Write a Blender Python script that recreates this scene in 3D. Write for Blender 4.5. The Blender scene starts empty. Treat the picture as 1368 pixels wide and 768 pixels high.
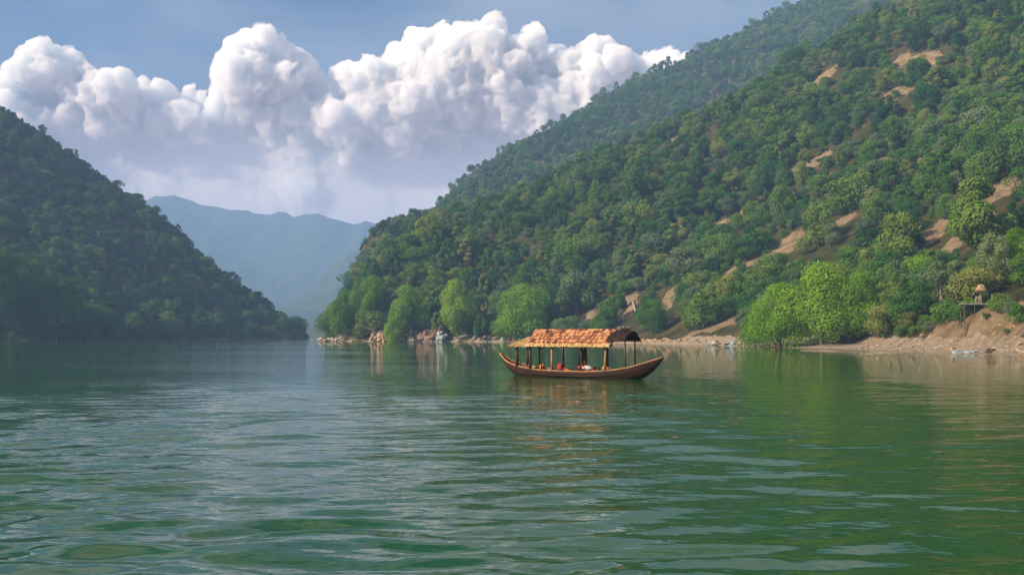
import bpy, math, random
import numpy as np
from mathutils import Vector, Matrix

R = math.radians
SC = bpy.context.scene
COL = SC.collection
rng = np.random.default_rng(11)
random.seed(5)

# ------------------------------------------------------------------ camera
CAM_H = 2.5
TILT = 2.713
cd = bpy.data.cameras.new('camera'); cam = bpy.data.objects.new('camera', cd); COL.objects.link(cam)
cam.location = (0, 0, CAM_H); cam.rotation_euler = (R(90 + TILT), 0, 0)
cd.sensor_width = 36; cd.lens = 35; cd.clip_start = 0.1; cd.clip_end = 40000
SC.camera = cam

# ------------------------------------------------------------------ light and sky
SUN_EL = 31.0
SUN_AZ = math.degrees(math.atan2(-0.86, -0.35))      # clockwise from +Y
SUN_DIR = Vector((math.sin(R(SUN_AZ)) * math.cos(R(SUN_EL)), math.cos(R(SUN_AZ)) * math.cos(R(SUN_EL)), math.sin(R(SUN_EL))))
sl = bpy.data.lights.new('sun', 'SUN'); sun = bpy.data.objects.new('sun', sl); COL.objects.link(sun)
sl.energy = 5.0; sl.angle = R(0.5); sl.color = (1.0, 0.82, 0.62)
sun.rotation_euler = (-SUN_DIR).to_track_quat('-Z', 'Y').to_euler()
sun.location = (-200, -50, 300)

W = bpy.data.worlds.new('World'); SC.world = W; W.use_nodes = True
nt = W.node_tree; nt.nodes.clear()
def N(tree, t, **kw):
    n = tree.nodes.new(t)
    for k, v in kw.items(): setattr(n, k, v)
    return n
out = N(nt, 'ShaderNodeOutputWorld'); bg = N(nt, 'ShaderNodeBackground')
sky = N(nt, 'ShaderNodeTexSky', sky_type='NISHITA', sun_disc=False, sun_elevation=R(SUN_EL), sun_rotation=R(SUN_AZ),
        altitude=200, air_density=1.0, dust_density=1.2, ozone_density=1.6)
tc = N(nt, 'ShaderNodeTexCoord'); sp = N(nt, 'ShaderNodeSeparateXYZ'); nt.links.new(tc.outputs['Generated'], sp.inputs[0])
ramp = N(nt, 'ShaderNodeValToRGB'); cr = ramp.color_ramp
cr.elements[0].position = 0.0; cr.elements[0].color = (0.85, 0.85, 0.85, 1)
cr.elements[1].position = 0.34; cr.elements[1].color = (0.0, 0.0, 0.0, 1)
e = cr.elements.new(0.10); e.color = (0.80, 0.80, 0.80, 1)
e = cr.elements.new(0.20); e.color = (0.16, 0.16, 0.16, 1)
nt.links.new(sp.outputs['Z'], ramp.inputs[0])
mx = N(nt, 'ShaderNodeMix', data_type='RGBA'); nt.links.new(ramp.outputs[0], mx.inputs['Factor'])
tint = N(nt, 'ShaderNodeMix', data_type='RGBA', blend_type='MULTIPLY'); tint.inputs['Factor'].default_value = 1.0; tint.inputs[7].default_value = (.36, .70, .86, 1)
nt.links.new(sky.outputs[0], tint.inputs[6]); nt.links.new(tint.outputs[2], mx.inputs[6]); mx.inputs[7].default_value = (8.2, 5.4, 4.8, 1)     # dusty lavender air low in the sky
wn = N(nt, 'ShaderNodeTexNoise'); wn.inputs['Scale'].default_value = 2.6; wn.inputs['Detail'].default_value = 7; wn.inputs['Roughness'].default_value = .58; wn.inputs['Distortion'].default_value = .4
wm = N(nt, 'ShaderNodeMapping'); wm.inputs['Scale'].default_value = (1, 1, 2.2); nt.links.new(tc.outputs['Generated'], wm.inputs[0]); nt.links.new(wm.outputs[0], wn.inputs['Vector'])
wr = N(nt, 'ShaderNodeMapRange', interpolation_type='SMOOTHSTEP'); wr.inputs[1].default_value = .38; wr.inputs[2].default_value = .64; wr.inputs[4].default_value = .92; nt.links.new(wn.outputs['Fac'], wr.inputs[0])
zr = N(nt, 'ShaderNodeMapRange', interpolation_type='SMOOTHSTEP'); zr.inputs[1].default_value = .27; zr.inputs[2].default_value = .48; zr.inputs[3].default_value = .2; nt.links.new(sp.outputs['Z'], zr.inputs[0])
wmul = N(nt, 'ShaderNodeMath', operation='MULTIPLY'); nt.links.new(wr.outputs[0], wmul.inputs[0]); nt.links.new(zr.outputs[0], wmul.inputs[1])
mw = N(nt, 'ShaderNodeMix', data_type='RGBA'); nt.links.new(wmul.outputs[0], mw.inputs['Factor']); nt.links.new(mx.outputs[2], mw.inputs[6]); mw.inputs[7].default_value = (8.4, 7.6, 7.2, 1)   # thin high cloud, added mostly out of view to pale the water's reflections
nt.links.new(mw.outputs[2], bg.inputs['Color']); bg.inputs['Strength'].default_value = 0.062
nt.links.new(bg.outputs[0], out.inputs['Surface'])
W.cycles.sampling_method = 'MANUAL'; W.cycles.sample_map_resolution = 512

SC.view_settings.view_transform = 'Standard'; SC.view_settings.look = 'None'
SC.view_settings.exposure = 1.0; SC.view_settings.gamma = 1.0; SC.view_settings.use_curve_mapping = False
SC.render.engine = 'CYCLES'
c = SC.cycles
c.max_bounces = 12; c.diffuse_bounces = 2; c.glossy_bounces = 3; c.transmission_bounces = 2; c.volume_bounces = 8; c.transparent_max_bounces = 12
c.caustics_reflective = False; c.caustics_refractive = False; c.use_denoising = True; c.sample_clamp_indirect = 6
try: c.denoiser = 'OPENIMAGEDENOISE'
except Exception: pass

# ------------------------------------------------------------------ helpers
FPX = 1330.0
_t = R(TILT)
def ray(px, py):
    a = (px - 684) / FPX; b = (384 - py) / FPX
    d = np.array([a, math.cos(_t) - b * math.sin(_t), math.sin(_t) + b * math.cos(_t)])
    return d
def at(px, py, Y):
    d = ray(px, py); k = Y / d[1]
    return np.array([d[0] * k, Y, CAM_H + d[2] * k])
def project(P):
    P = np.atleast_2d(P); x = P[:, 0]; y = P[:, 1]; z = P[:, 2] - CAM_H
    f = y * math.cos(_t) + z * math.sin(_t); u = -y * math.sin(_t) + z * math.cos(_t)
    f = np.maximum(f, 1e-3)
    return 684 + FPX * x / f, 384 - FPX * u / f

def tag(o, label=None, cat=None, group=None, kind=None):
    if label: o['label'] = label
    if cat: o['category'] = cat
    if group: o['group'] = group
    if kind: o['kind'] = kind
    return o
def empty(name, loc=(0, 0, 0), rz=0.0):
    o = bpy.data.objects.new(name, None); COL.objects.link(o); o.location = loc; o.rotation_euler = (0, 0, rz)
    o.empty_display_size = 0.3
    return o
def mesh_np(name, V, F, mats, parent=None, smooth=False, midx=None, link=True):
    """V (n,3) array, F list of (k,m) arrays of m-gons -> one mesh object"""
    me = bpy.data.meshes.new(name)
    V = np.asarray(V, np.float32)
    if not isinstance(F, list): F = [F]
    F = [np.asarray(f, np.int32) for f in F if len(f)]
    me.vertices.add(len(V)); me.vertices.foreach_set('co', V.ravel())
    nl = sum(f.size for f in F); npoly = sum(len(f) for f in F)
    me.loops.add(nl); me.polygons.add(npoly)
    me.loops.foreach_set('vertex_index', np.concatenate([f.ravel() for f in F]))
    tot = np.concatenate([np.full(len(f), f.shape[1], np.int32) for f in F])
    st = np.concatenate([[0], np.cumsum(tot)[:-1]]).astype(np.int32)
    me.polygons.foreach_set('loop_start', st); me.polygons.foreach_set('loop_total', tot)
    if midx is not None: me.polygons.foreach_set('material_index', np.asarray(midx, np.int32))
    me.polygons.foreach_set('use_smooth', np.full(npoly, smooth, bool))
    for m in (mats if isinstance(mats, (list, tuple)) else [mats]): me.materials.append(m)
    me.update(calc_edges=True); me.validate()
    o = bpy.data.objects.new(name, me)
    if link: COL.objects.link(o)
    if parent is not None: o.parent = parent
    return o

class MB:
    """collects shapes into one mesh"""
    def __init__(s): s.V = []; s.Q = []; s.T = []; s.n = 0
    def add(s, V, Q=None, T=None):
        V = np.asarray(V, float)
        if Q is not None and len(Q): s.Q.append(np.asarray(Q, int) + s.n)
        if T is not None and len(T): s.T.append(np.asarray(T, int) + s.n)
        s.V.append(V); s.n += len(V)
    def box(s, c, d, M=None, taper=1.0):
        x, y, z = np.array(d) / 2.0
        V = np.array([[-x, -y, -z], [x, -y, -z], [x, y, -z], [-x, y, -z], [-x * taper, -y * taper, z], [x * taper, -y * taper, z], [x * taper, y * taper, z], [-x * taper, y * taper, z]])
        if M is not None: V = V @ np.array(M).T
        s.add(V + np.array(c), [[0, 3, 2, 1], [4, 5, 6, 7], [0, 1, 5, 4], [1, 2, 6, 5], [2, 3, 7, 6], [3, 0, 4, 7]])
    def tube(s, path, rad, k=8, cap=True):
        path = np.asarray(path, float); n = len(path)
        rad = np.full(n, rad) if np.isscalar(rad) else np.asarray(rad, float)
        T = np.gradient(path, axis=0); T /= np.linalg.norm(T, axis=1)[:, None] + 1e-9
        up = np.array([0, 0, 1.0]) if abs(T[0][2]) < .9 else np.array([1.0, 0, 0])
        V = []
        for i in range(n):
            a = np.cross(up, T[i]); a /= np.linalg.norm(a) + 1e-9; b = np.cross(T[i], a)
            th = np.arange(k) / k * 2 * math.pi
            V.append(path[i] + rad[i] * (np.cos(th)[:, None] * a + np.sin(th)[:, None] * b))
        Q = [[i * k + j, i * k + (j + 1) % k, (i + 1) * k + (j + 1) % k, (i + 1) * k + j] for i in range(n - 1) for j in range(k)]
        V = np.concatenate(V); Tt = []
        if cap:
            V = np.concatenate([V, path[:1], path[-1:]])
            for j in range(k):
                Tt.append([n * k, (j + 1) % k, j]); Tt.append([n * k + 1, (n - 1) * k + j, (n - 1) * k + (j + 1) % k])
        s.add(V, Q, Tt)
    def grid(s, P, flip=False):
        n, m = P.shape[:2]
        Q = [[i * m + j, i * m + j + 1, (i + 1) * m + j + 1, (i + 1) * m + j] for i in range(n - 1) for j in range(m - 1)]
        Q = np.array(Q)
        if flip: Q = Q[:, ::-1]
        s.add(P.reshape(-1, 3), Q)
    def build(s, name, mat, parent=None, smooth=False):
        F = []
        if s.Q: F.append(np.concatenate(s.Q))
        if s.T: F.append(np.concatenate(s.T))
        return mesh_np(name, np.concatenate(s.V), F, mat, parent, smooth)

# value noise (world space), used for shapes only
_perm = rng.permutation(512)
_val = rng.random(512) * 2 - 1
def vnoise(x, y, z=0.0):
    x = np.asarray(x, float); y = np.asarray(y, float); z = np.asarray(z, float) + np.zeros_like(x)
    xi = np.floor(x).astype(int); yi = np.floor(y).astype(int); zi = np.floor(z).astype(int)
    fx = x - xi; fy = y - yi; fz = z - zi
    fx = fx * fx * fx * (fx * (fx * 6 - 15) + 10); fy = fy * fy * fy * (fy * (fy * 6 - 15) + 10); fz = fz * fz * fz * (fz * (fz * 6 - 15) + 10)
    def h(a, b, c_): return _val[(_perm[(_perm[a & 511] + b) & 511] + c_) & 511]
    r = 0
    for dx in (0, 1):
        for dy in (0, 1):
            for dz in (0, 1):
                r = r + h(xi + dx, yi + dy, zi + dz) * (fx if dx else 1 - fx) * (fy if dy else 1 - fy) * (fz if dz else 1 - fz)
    return r
def fbm(x, y, z=0.0, o=4, lac=2.03, g=.5):
    s = 0; a = 1.0; f = 1.0
    for i in range(o):
        s = s + a * vnoise(np.asarray(x) * f + 17.3 * i, np.asarray(y) * f + 5.1 * i, np.asarray(z) * f); a *= g; f *= lac
    return s
def sstep(a, b, x):
    t = np.clip((np.asarray(x, float) - a) / (b - a), 0, 1); return t * t * (3 - 2 * t)

# ------------------------------------------------------------------ materials
def mat(name):
    m = bpy.data.materials.new(name); m.use_nodes = True
    t = m.node_tree; t.nodes.clear()
    o = N(t, 'ShaderNodeOutputMaterial')
    return m, t, o
def ramp_node(t, stops):
    r = N(t, 'ShaderNodeValToRGB'); e = r.color_ramp.elements
    e[0].position, e[0].color = stops[0][0], (*stops[0][1], 1)
    e[1].position, e[1].color = stops[-1][0], (*stops[-1][1], 1)
    for p, c_ in stops[1:-1]:
        q = e.new(p); q.color = (*c_, 1)
    return r
def noise_node(t, scale, detail=4, rough=.55, coord='Object', stretch=None):
    tcn = N(t, 'ShaderNodeTexCoord'); n = N(t, 'ShaderNodeTexNoise'); n.inputs['Scale'].default_value = scale
    n.inputs['Detail'].default_value = detail; n.inputs['Roughness'].default_value = rough
    if stretch:
        mp = N(t, 'ShaderNodeMapping'); mp.inputs['Scale'].default_value = stretch
        t.links.new(tcn.outputs[coord], mp.inputs[0]); t.links.new(mp.outputs[0], n.inputs['Vector'])
    else: t.links.new(tcn.outputs[coord], n.inputs['Vector'])
    return n
def simple(name, stops, scale=3, detail=5, rough=.8, bump=.3, stretch=None, bscale=None, spec=.3, island=0.0, bdist=.02):
    m, t, o = mat(name)
    n = noise_node(t, scale, detail, .6, 'Object', stretch); r = ramp_node(t, stops)
    p = N(t, 'ShaderNodeBsdfPrincipled'); p.inputs['Roughness'].default_value = rough; p.inputs['Specular IOR Level'].default_value = spec
    fac = n.outputs['Fac']
    if island:
        g = N(t, 'ShaderNodeNewGeometry'); ma = N(t, 'ShaderNodeMath', operation='MULTIPLY_ADD'); ma.inputs[1].default_value = island; 
        sb = N(t, 'ShaderNodeMath', operation='SUBTRACT'); t.links.new(g.outputs['Random Per Island'], sb.inputs[0]); sb.inputs[1].default_value = .5
        t.links.new(sb.outputs[0], ma.inputs[0]); t.links.new(fac, ma.inputs[2]); fac = ma.outputs[0]
    t.links.new(fac, r.inputs[0]); t.links.new(r.outputs[0], p.inputs['Base Color'])
    if bump:
        n2 = noise_node(t, bscale or scale * 3, 5, .65, 'Object', stretch); b = N(t, 'ShaderNodeBump'); b.inputs['Strength'].default_value = bump; b.inputs['Distance'].default_value = bdist
        t.links.new(n2.outputs['Fac'], b.inputs['Height']); t.links.new(b.outputs[0], p.inputs['Normal'])
    t.links.new(p.outputs[0], o.inputs[0])
    return m

def foliage(name, stops, trans=.16):
    """leaf colour runs along STOPS with each tree's own tint, plus leaf-clump variation"""
    m, t, o = mat(name)
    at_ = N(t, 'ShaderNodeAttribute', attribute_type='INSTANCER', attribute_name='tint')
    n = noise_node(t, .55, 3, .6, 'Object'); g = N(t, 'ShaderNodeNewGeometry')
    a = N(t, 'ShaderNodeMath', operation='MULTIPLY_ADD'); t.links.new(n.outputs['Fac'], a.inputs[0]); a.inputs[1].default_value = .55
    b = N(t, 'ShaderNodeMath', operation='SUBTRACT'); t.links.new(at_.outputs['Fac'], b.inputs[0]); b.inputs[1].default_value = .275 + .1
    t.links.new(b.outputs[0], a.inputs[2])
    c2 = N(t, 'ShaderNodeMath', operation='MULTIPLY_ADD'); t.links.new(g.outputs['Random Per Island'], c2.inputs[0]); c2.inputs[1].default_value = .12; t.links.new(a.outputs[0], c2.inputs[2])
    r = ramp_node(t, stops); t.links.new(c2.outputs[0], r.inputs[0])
    d = N(t, 'ShaderNodeBsdfDiffuse'); tr = N(t, 'ShaderNodeBsdfTranslucent'); mxs = N(t, 'ShaderNodeMixShader'); mxs.inputs[0].default_value = trans
    t.links.new(r.outputs[0], d.inputs[0]); t.links.new(r.outputs[0], tr.inputs[0]); t.links.new(d.outputs[0], mxs.inputs[1]); t.links.new(tr.outputs[0], mxs.inputs[2])
    t.links.new(mxs.outputs[0], o.inputs[0])
    return m
M = {}
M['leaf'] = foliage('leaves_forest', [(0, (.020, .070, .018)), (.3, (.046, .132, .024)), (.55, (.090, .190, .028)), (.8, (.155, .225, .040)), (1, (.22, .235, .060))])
M['leaf_bright'] = foliage('leaves_fresh', [(0, (.045, .12, .014)), (.4, (.115, .24, .018)), (.75, (.18, .34, .020)), (1, (.28, .38, .040))], .24)
M['leaf_grey'] = foliage('leaves_dusty', [(0, (.060, .110, .052)), (.5, (.110, .170, .075)), (1, (.18, .22, .10))])
M['leaf_red'] = foliage('leaves_red', [(0, (.22, .05, .02)), (1, (.42, .12, .04))])
M['bark'] = simple('bark', [(.3, (.05, .038, .028)), (.7, (.13, .10, .075))], 6, bump=.6, stretch=(1, 1, .2))
M['bark_pale'] = simple('bark_pale', [(.3, (.20, .16, .11)), (.7, (.42, .35, .26))], 5, bump=.5, stretch=(1, 1, .2))
M['rock'] = simple('rock_pale', [(.25, (.16, .12, .09)), (.5, (.36, .28, .21)), (.75, (.52, .43, .34))], .9, 8, .9, .8, bscale=2.5, bdist=.1)
M['rock_tan'] = simple('rock_tan', [(.25, (.16, .10, .055)), (.5, (.38, .25, .14)), (.75, (.50, .36, .22))], .8, 8, .9, .8, bscale=2.5, bdist=.1)
M['rock_red'] = simple('rock_red', [(.25, (.09, .045, .035)), (.5, (.22, .12, .09)), (.75, (.33, .21, .16))], .9, 8, .9, .8, bscale=2.5, bdist=.1)
M['rock_grey'] = simple('rock_grey', [(.25, (.10, .12, .12)), (.5, (.25, .28, .28)), (.75, (.40, .43, .42))], .9, 8, .9, .8, bscale=2.5, bdist=.1)

# ground of the hills: dry grass, leaf litter and bare soil where the attribute bare says so
def ground_material():
    m, t, o = mat('hillside_ground')
    n = noise_node(t, .16, 9, .7, 'Object'); r = ramp_node(t, [(.3, (.030, .042, .014)), (.5, (.070, .068, .024)), (.66, (.16, .115, .048))]); t.links.new(n.outputs['Fac'], r.inputs[0])
    n2 = noise_node(t, .4, 10, .75, 'Object'); r2 = ramp_node(t, [(.3, (.12, .08, .042)), (.5, (.30, .21, .118)), (.68, (.46, .36, .23))]); t.links.new(n2.outputs['Fac'], r2.inputs[0])
    n3 = noise_node(t, .9, 10, .78, 'Object'); r3 = ramp_node(t, [(.28, (.11, .085, .06)), (.5, (.42, .33, .23)), (.7, (.60, .50, .38))]); t.links.new(n3.outputs['Fac'], r3.inputs[0])
    ab = N(t, 'ShaderNodeAttribute', attribute_name='bare'); ash = N(t, 'ShaderNodeAttribute', attribute_name='shore')
    n4 = noise_node(t, .45, 8, .75, 'Object')
    def jag(src):
        ma = N(t, 'ShaderNodeMath', operation='ADD'); t.links.new(src, ma.inputs[0]); sb = N(t, 'ShaderNodeMath', operation='MULTIPLY_ADD'); t.links.new(n4.outputs['Fac'], sb.inputs[0]); sb.inputs[1].default_value = 1.5; sb.inputs[2].default_value = -.75
        t.links.new(sb.outputs[0], ma.inputs[1]); mr = N(t, 'ShaderNodeMapRange', interpolation_type='SMOOTHSTEP'); mr.inputs[1].default_value = .2; mr.inputs[2].default_value = .42
        t.links.new(ma.outputs[0], mr.inputs[0]); return mr.outputs[0]
    m1 = N(t, 'ShaderNodeMix', data_type='RGBA'); t.links.new(jag(ab.outputs['Fac']), m1.inputs['Factor']); t.links.new(r.outputs[0], m1.inputs[6]); t.links.new(r2.outputs[0], m1.inputs[7])
    m2 = N(t, 'ShaderNodeMix', data_type='RGBA'); t.links.new(jag(ash.outputs['Fac']), m2.inputs['Factor']); t.links.new(m1.outputs[2], m2.inputs[6]); t.links.new(r3.outputs[0], m2.inputs[7])
    p = N(t, 'ShaderNodeBsdfDiffuse'); t.links.new(m2.outputs[2], p.inputs['Color'])
    nb = noise_node(t, 1.0, 10, .8, 'Object'); b = N(t, 'ShaderNodeBump'); b.inputs['Strength'].default_value = 1.0; b.inputs['Distance'].default_value = 1.3
    t.links.new(nb.outputs['Fac'], b.inputs['Height']); t.links.new(b.outputs[0], p.inputs['Normal'])
    t.links.new(p.outputs[0], o.inputs[0]); return m
M['ground'] = ground_material()
M['far_hill'] = simple('far_forest', [(.3, (.030, .055, .030)), (.7, (.075, .10, .05))], .02, 8, 1, 1.0, bscale=.05, spec=0, bdist=8)

# ------------------------------------------------------------------ terrain
SHORE_R = [(1368, 123), (1290, 140), (1200, 158), (1080, 187), (1010, 205), (950, 237), (860, 277), (780, 308), (700, 332), (590, 350), (510, 360), (450, 372)]
shore_r = [at(p, 447, y)[:2] for p, y in SHORE_R]
shore_r = [np.array([175., -160.]), np.array([120., -20.]), np.array([84., 62.])] + shore_r + [np.array([-71., 395.]), np.array([-82, 460.]), np.array([-95, 550.]), np.array([-107., 650.]), np.array([-128., 760.]), np.array([-158., 920.])]
shore_l = [np.array(p, float) for p in [(-330, -160), (-290, 60), (-250, 250), (-205, 360), (-186, 392), (-172, 425), (-165, 470), (-145, 520), (-120, 556), (-118, 580), (-150, 640), (-195, 740), (-230, 900)]]
cp = []
def polyline(pts, step):
    outp = []
    for a, b in zip(pts[:-1], pts[1:]):
        L = np.linalg.norm(b - a); k = max(1, int(L / step))
        for i in range(k): outp.append(a + (b - a) * i / k)
    outp.append(pts[-1]); return np.array(outp)
SR = polyline(shore_r, 20); SL = polyline(shore_l, 30)
def offs(P, d, side):
    T = np.gradient(P, axis=0); T /= np.linalg.norm(T, axis=1)[:, None]
    return P + side * d * np.stack([T[:, 1], -T[:, 0]], 1)
# side: which way is land.  right bank runs away from the camera then round the tip: land lies to the right of travel
def add(P, z): 
    for p, zz in zip(P, np.broadcast_to(z, len(P))): cp.append((p[0], p[1], zz))
add(SR, 0.0); add(offs(SR, 22, -1)[::2], -5.0)
add(SL, 0.0); add(offs(SL, 28, 1)[::2], -5.0)
TH = 7.0
def ridge(pts, sub=0.0):
    for px, py, Y in pts:
        q = at(px, py, Y); cp.append((q[0], q[1], max(q[2] - sub, 0.5)))
# front spur of the right hill
ridge([(478, 388, 395), (500, 340, 415), (560, 305, 425), (640, 282, 440), (720, 247, 455), (800, 212, 465), (870, 182, 470), (940, 150, 472), (1000, 118, 475), (1060, 82, 478), (1110, 50, 480), (1200, -5, 482), (1300, -60, 485), (1420, -110, 480), (1560, -150, 470)], TH)
# mid slope of the right hill
ridge([(1368, 270, 225), (1250, 262, 262), (1120, 290, 285), (1000, 335, 300), (900, 352, 335), (800, 352, 365), (700, 362, 380), (600, 378, 385), (1368, 120, 330), (1220, 130, 360), (1100, 172, 380), (980, 220, 395), (860, 268, 405), (740, 300, 412)], 4.0)
# hollow behind the spur, then the back ridge
for px, py, Y in [(560, 318, 500), (640, 300, 520), (720, 272, 535), (800, 238, 545), (870, 212, 550), (940, 182, 555), (1000, 150, 560), (1060, 115, 562), (1110, 86, 565), (1200, 35, 570)]:
    q = at(px, py, Y); cp.append((q[0], q[1], q[2]))
BACK = [(590, 254, 742), (458, 404, 450), (472, 352, 556), (500, 316, 650), (530, 295, 690), (560, 277, 720), (620, 234, 760), (700, 192, 790), (760, 158, 805), (830, 118, 815), (900, 86, 825), (1000, 41, 840), (1080, 9, 850), (1160, -20, 860), (1300, -30, 860)]
BACK = [(a, b, y_ * (1 + .36 * float(sstep(490, 720, a)))) for a, b, y_ in BACK]
for a_, b_, sub_ in ((0, 480, 1.0), (480, 515, 6.0), (515, 575, 12.0), (575, 600, 9.0), (600, 740, 9.0), (740, 2000, 14.0)): ridge([b for b in BACK if a_ <= b[0] < b_], sub_)
for px, py, Y in [(620, 318, 650), (700, 288, 700), (760, 262, 740), (830, 236, 760), (900, 208, 770), (1000, 162, 770), (1080, 116, 770), (1160, 72, 770)]:
    q = at(px, py, Y); cp.append((q[0], q[1], q[2]))
for px, py, Y in [b for b in BACK if b[0] >= 750]:
    q = at(px, py, Y); cp.append((q[0] + 30, q[1] + 160, q[2] * .72))
for p in [(-110, 1260, 10), (-195, 1000, -4), (-205, 1130, -4), (-215, 1300, -4), (-240, 1450, -4), (40, 1330, 120), (330, 1400, 260), (700, 1150, 380), (600, 600, 310), (560, 350, 280), (420, 330, 215), (330, 200, 150), (280, 80, 110), (330, -60, 120), (560, 100, 240), (600, -160, 220)]: cp.append(p)
# left hill
LEFT = [(-60, 95, 690), (0, 141, 660), (50, 172, 645), (100, 206, 630), (150, 237, 620), (200, 268, 612), (250, 313, 602), (300, 352, 592), (350, 388, 582), (385, 420, 570)]
ridge(LEFT, 4.0)
ridge([(-60, 330, 470), (0, 352, 455), (60, 368, 455), (110, 395, 450), (0, 260, 545), (80, 285, 545), (160, 320, 545), (240, 370, 545), (300, 405, 550)], 5.0)
for px, py, Y in LEFT:
    q = at(px, py, Y); cp.append((q[0] - 70, q[1] + 130, q[2] * .62))
for p in [(-420, 690, 190), (-600, 720, 210), (-480, 430, 110), (-360, 330, 40), (-400, 150, 40), (-480, 0, 45), (-650, 300, 150), (-700, 0, 100), (-300, 900, 20), (-500, 1000, 50), (-430, -160, 30), (-800, 800, 130)]: cp.append(p)
cp = np.array(cp, float)
# drop near duplicates, then a multiquadric surface through the survey points
keep = []
for i, p in enumerate(cp):
    if all((p[0] - cp[j][0]) ** 2 + (p[1] - cp[j][1]) ** 2 > 36 for j in keep): keep.append(i)
cp = cp[keep]
S = 1 / 100.0; CC = .16
def kern(d2): return np.sqrt(d2 + CC * CC)
A = kern(((cp[:, None, :2] - cp[None, :, :2]) ** 2).sum(-1) * S * S) + np.eye(len(cp)) * -.004
B = np.concatenate([np.ones((len(cp), 1)), cp[:, :2] * S], 1)
AA = np.block([[A, B], [B.T, np.zeros((3, 3))]])
sol = np.linalg.solve(AA, np.concatenate([cp[:, 2], np.zeros(3)]))
def base_h(x, y):
    x = np.asarray(x, float); y = np.asarray(y, float); sh = x.shape; x = x.ravel(); y = y.ravel(); z = np.empty(len(x))
    for i in range(0, len(x), 20000):
        xx = x[i:i + 20000]; yy = y[i:i + 20000]
        d2 = ((xx[:, None] - cp[:, 0]) ** 2 + (yy[:, None] - cp[:, 1]) ** 2) * S * S
        z[i:i + 20000] = kern(d2) @ sol[:len(cp)] + sol[-3] + sol[-2] * xx * S + sol[-1] * yy * S
    return z.reshape(sh)
def seg_d(x, y, a, b):
    ab = b - a; L2 = (ab ** 2).sum() + 1e-9
    t = np.clip(((x - a[0]) * ab[0] + (y - a[1]) * ab[1]) / L2, 0, 1)
    return np.hypot(x - a[0] - t * ab[0], y - a[1] - t * ab[1])
def height(x, y):
    z = base_h(x, y)
    k = sstep(2, 30, z)
    z = z + k * (4.0 * fbm(np.asarray(x) / 60, np.asarray(y) / 60, .3, 4) + 1.2 * fbm(np.asarray(x) / 9, np.asarray(y) / 9, .7, 3))
    z = z + (1 - k) * sstep(.1, 2, z) * .35 * fbm(np.asarray(x) / 5, np.asarray(y) / 5, .2, 3)
    # low eroded bank with a flat shingle beach in front, near right bank
    w = sstep(20, 45, x) * sstep(260, 200, y) * sstep(30, 60, np.asarray(y))
    beach = np.where(z < 2.6, np.where(z < 0, z, z * .32), .83 + (z - 2.6) * 1.9)
    beach = np.where(z < 5.4, beach, z + .75)
    z = z * (1 - w) + beach * w
    k = (x > 45) & (x < 125) & (y > 30) & (y < 180)
    if np.any(k):
        xx = np.asarray(x)[k]; yy_ = np.asarray(y)[k]; d = np.full(len(xx), 1e9)
        for a, b in zip(shore_r[:-1], shore_r[1:]): d = np.minimum(d, seg_d(xx, yy_, a, b))
        d = np.where(z[k] > 0, d, 0) + .8 * fbm(xx / 6, yy_ / 6, 1.7, 3)
        prof_ = np.interp(d, [0, 1.5, 5.2, 6.0, 9.2, 10.6, 60], [0, .25, 1.5, 2.4, 6.5, 7.0, 29]) + .5 * fbm(xx / 4.5, yy_ / 4.5, 4.4, 4) * np.clip(d / 6, 0, 1)
        w2 = sstep(176, 158, yy_ + 1.5 * fbm(xx / 8, yy_ / 8, .9, 2)) * (d > .3) * sstep(45, 28, d)
        z = z.copy(); z[k] = z[k] * (1 - w2) + prof_ * w2
    return np.minimum(z, 430 + 4 * np.tanh((z - 430) / 60))

def axis(segs):
    outp = []
    for a, b, s in segs: outp.append(np.arange(a, b, s))
    return np.concatenate(outp)
gx = axis([(-2600, -900, 60), (-900, -480, 20), (-480, -60, 5), (-60, 20, 4), (20, 130, 1.6), (130, 420, 5), (420, 700, 15), (700, 2601, 60)])
gy = axis([(-280, 60, 15), (60, 110, 5), (110, 240, 1.6), (240, 640, 4.5), (640, 1260, 7), (1260, 1500, 20), (1500, 3951, 70)])
GX, GY = np.meshgrid(gx, gy)
fade = sstep(1950, 1450, np.hypot(GX, GY - 300)) 
GZ = np.full(GX.shape, 0.0); inner = fade > 0
GZ[inner] = height(GX[inner], GY[inner])
# past the surveyed hills the ground levels out into a wide valley floor
far_floor = np.where(np.abs(GX) > 1500, 40.0, -5.0)
GZ = GZ * fade + far_floor * (1 - fade)
bilin_cache = (gx, gy, GZ)
def hz(x, y):
    """height read from the terrain mesh"""
    x = np.asarray(x, float); y = np.asarray(y, float)
    i = np.clip(np.searchsorted(gx, x) - 1, 0, len(gx) - 2); j = np.clip(np.searchsorted(gy, y) - 1, 0, len(gy) - 2)
    fx = (x - gx[i]) / (gx[i + 1] - gx[i]); fy = (y - gy[j]) / (gy[j + 1] - gy[j])
    return GZ[j, i] * (1 - fx) * (1 - fy) + GZ[j, i + 1] * fx * (1 - fy) + GZ[j + 1, i] * (1 - fx) * fy + GZ[j + 1, i + 1] * fx * fy
def hit(px, py, y0=70, y1=1250):
    """where the sight line through a pixel first meets the hills"""
    d = ray(px, py); ys = np.arange(y0, y1, 1.0); k = ys / d[1]; x = d[0] * k; z = CAM_H + d[2] * k
    g = hz(x, ys); w = np.where(g > z)[0]
    if not len(w): return None
    i = w[0]; return np.array([x[i], ys[i], g[i]])

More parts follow.
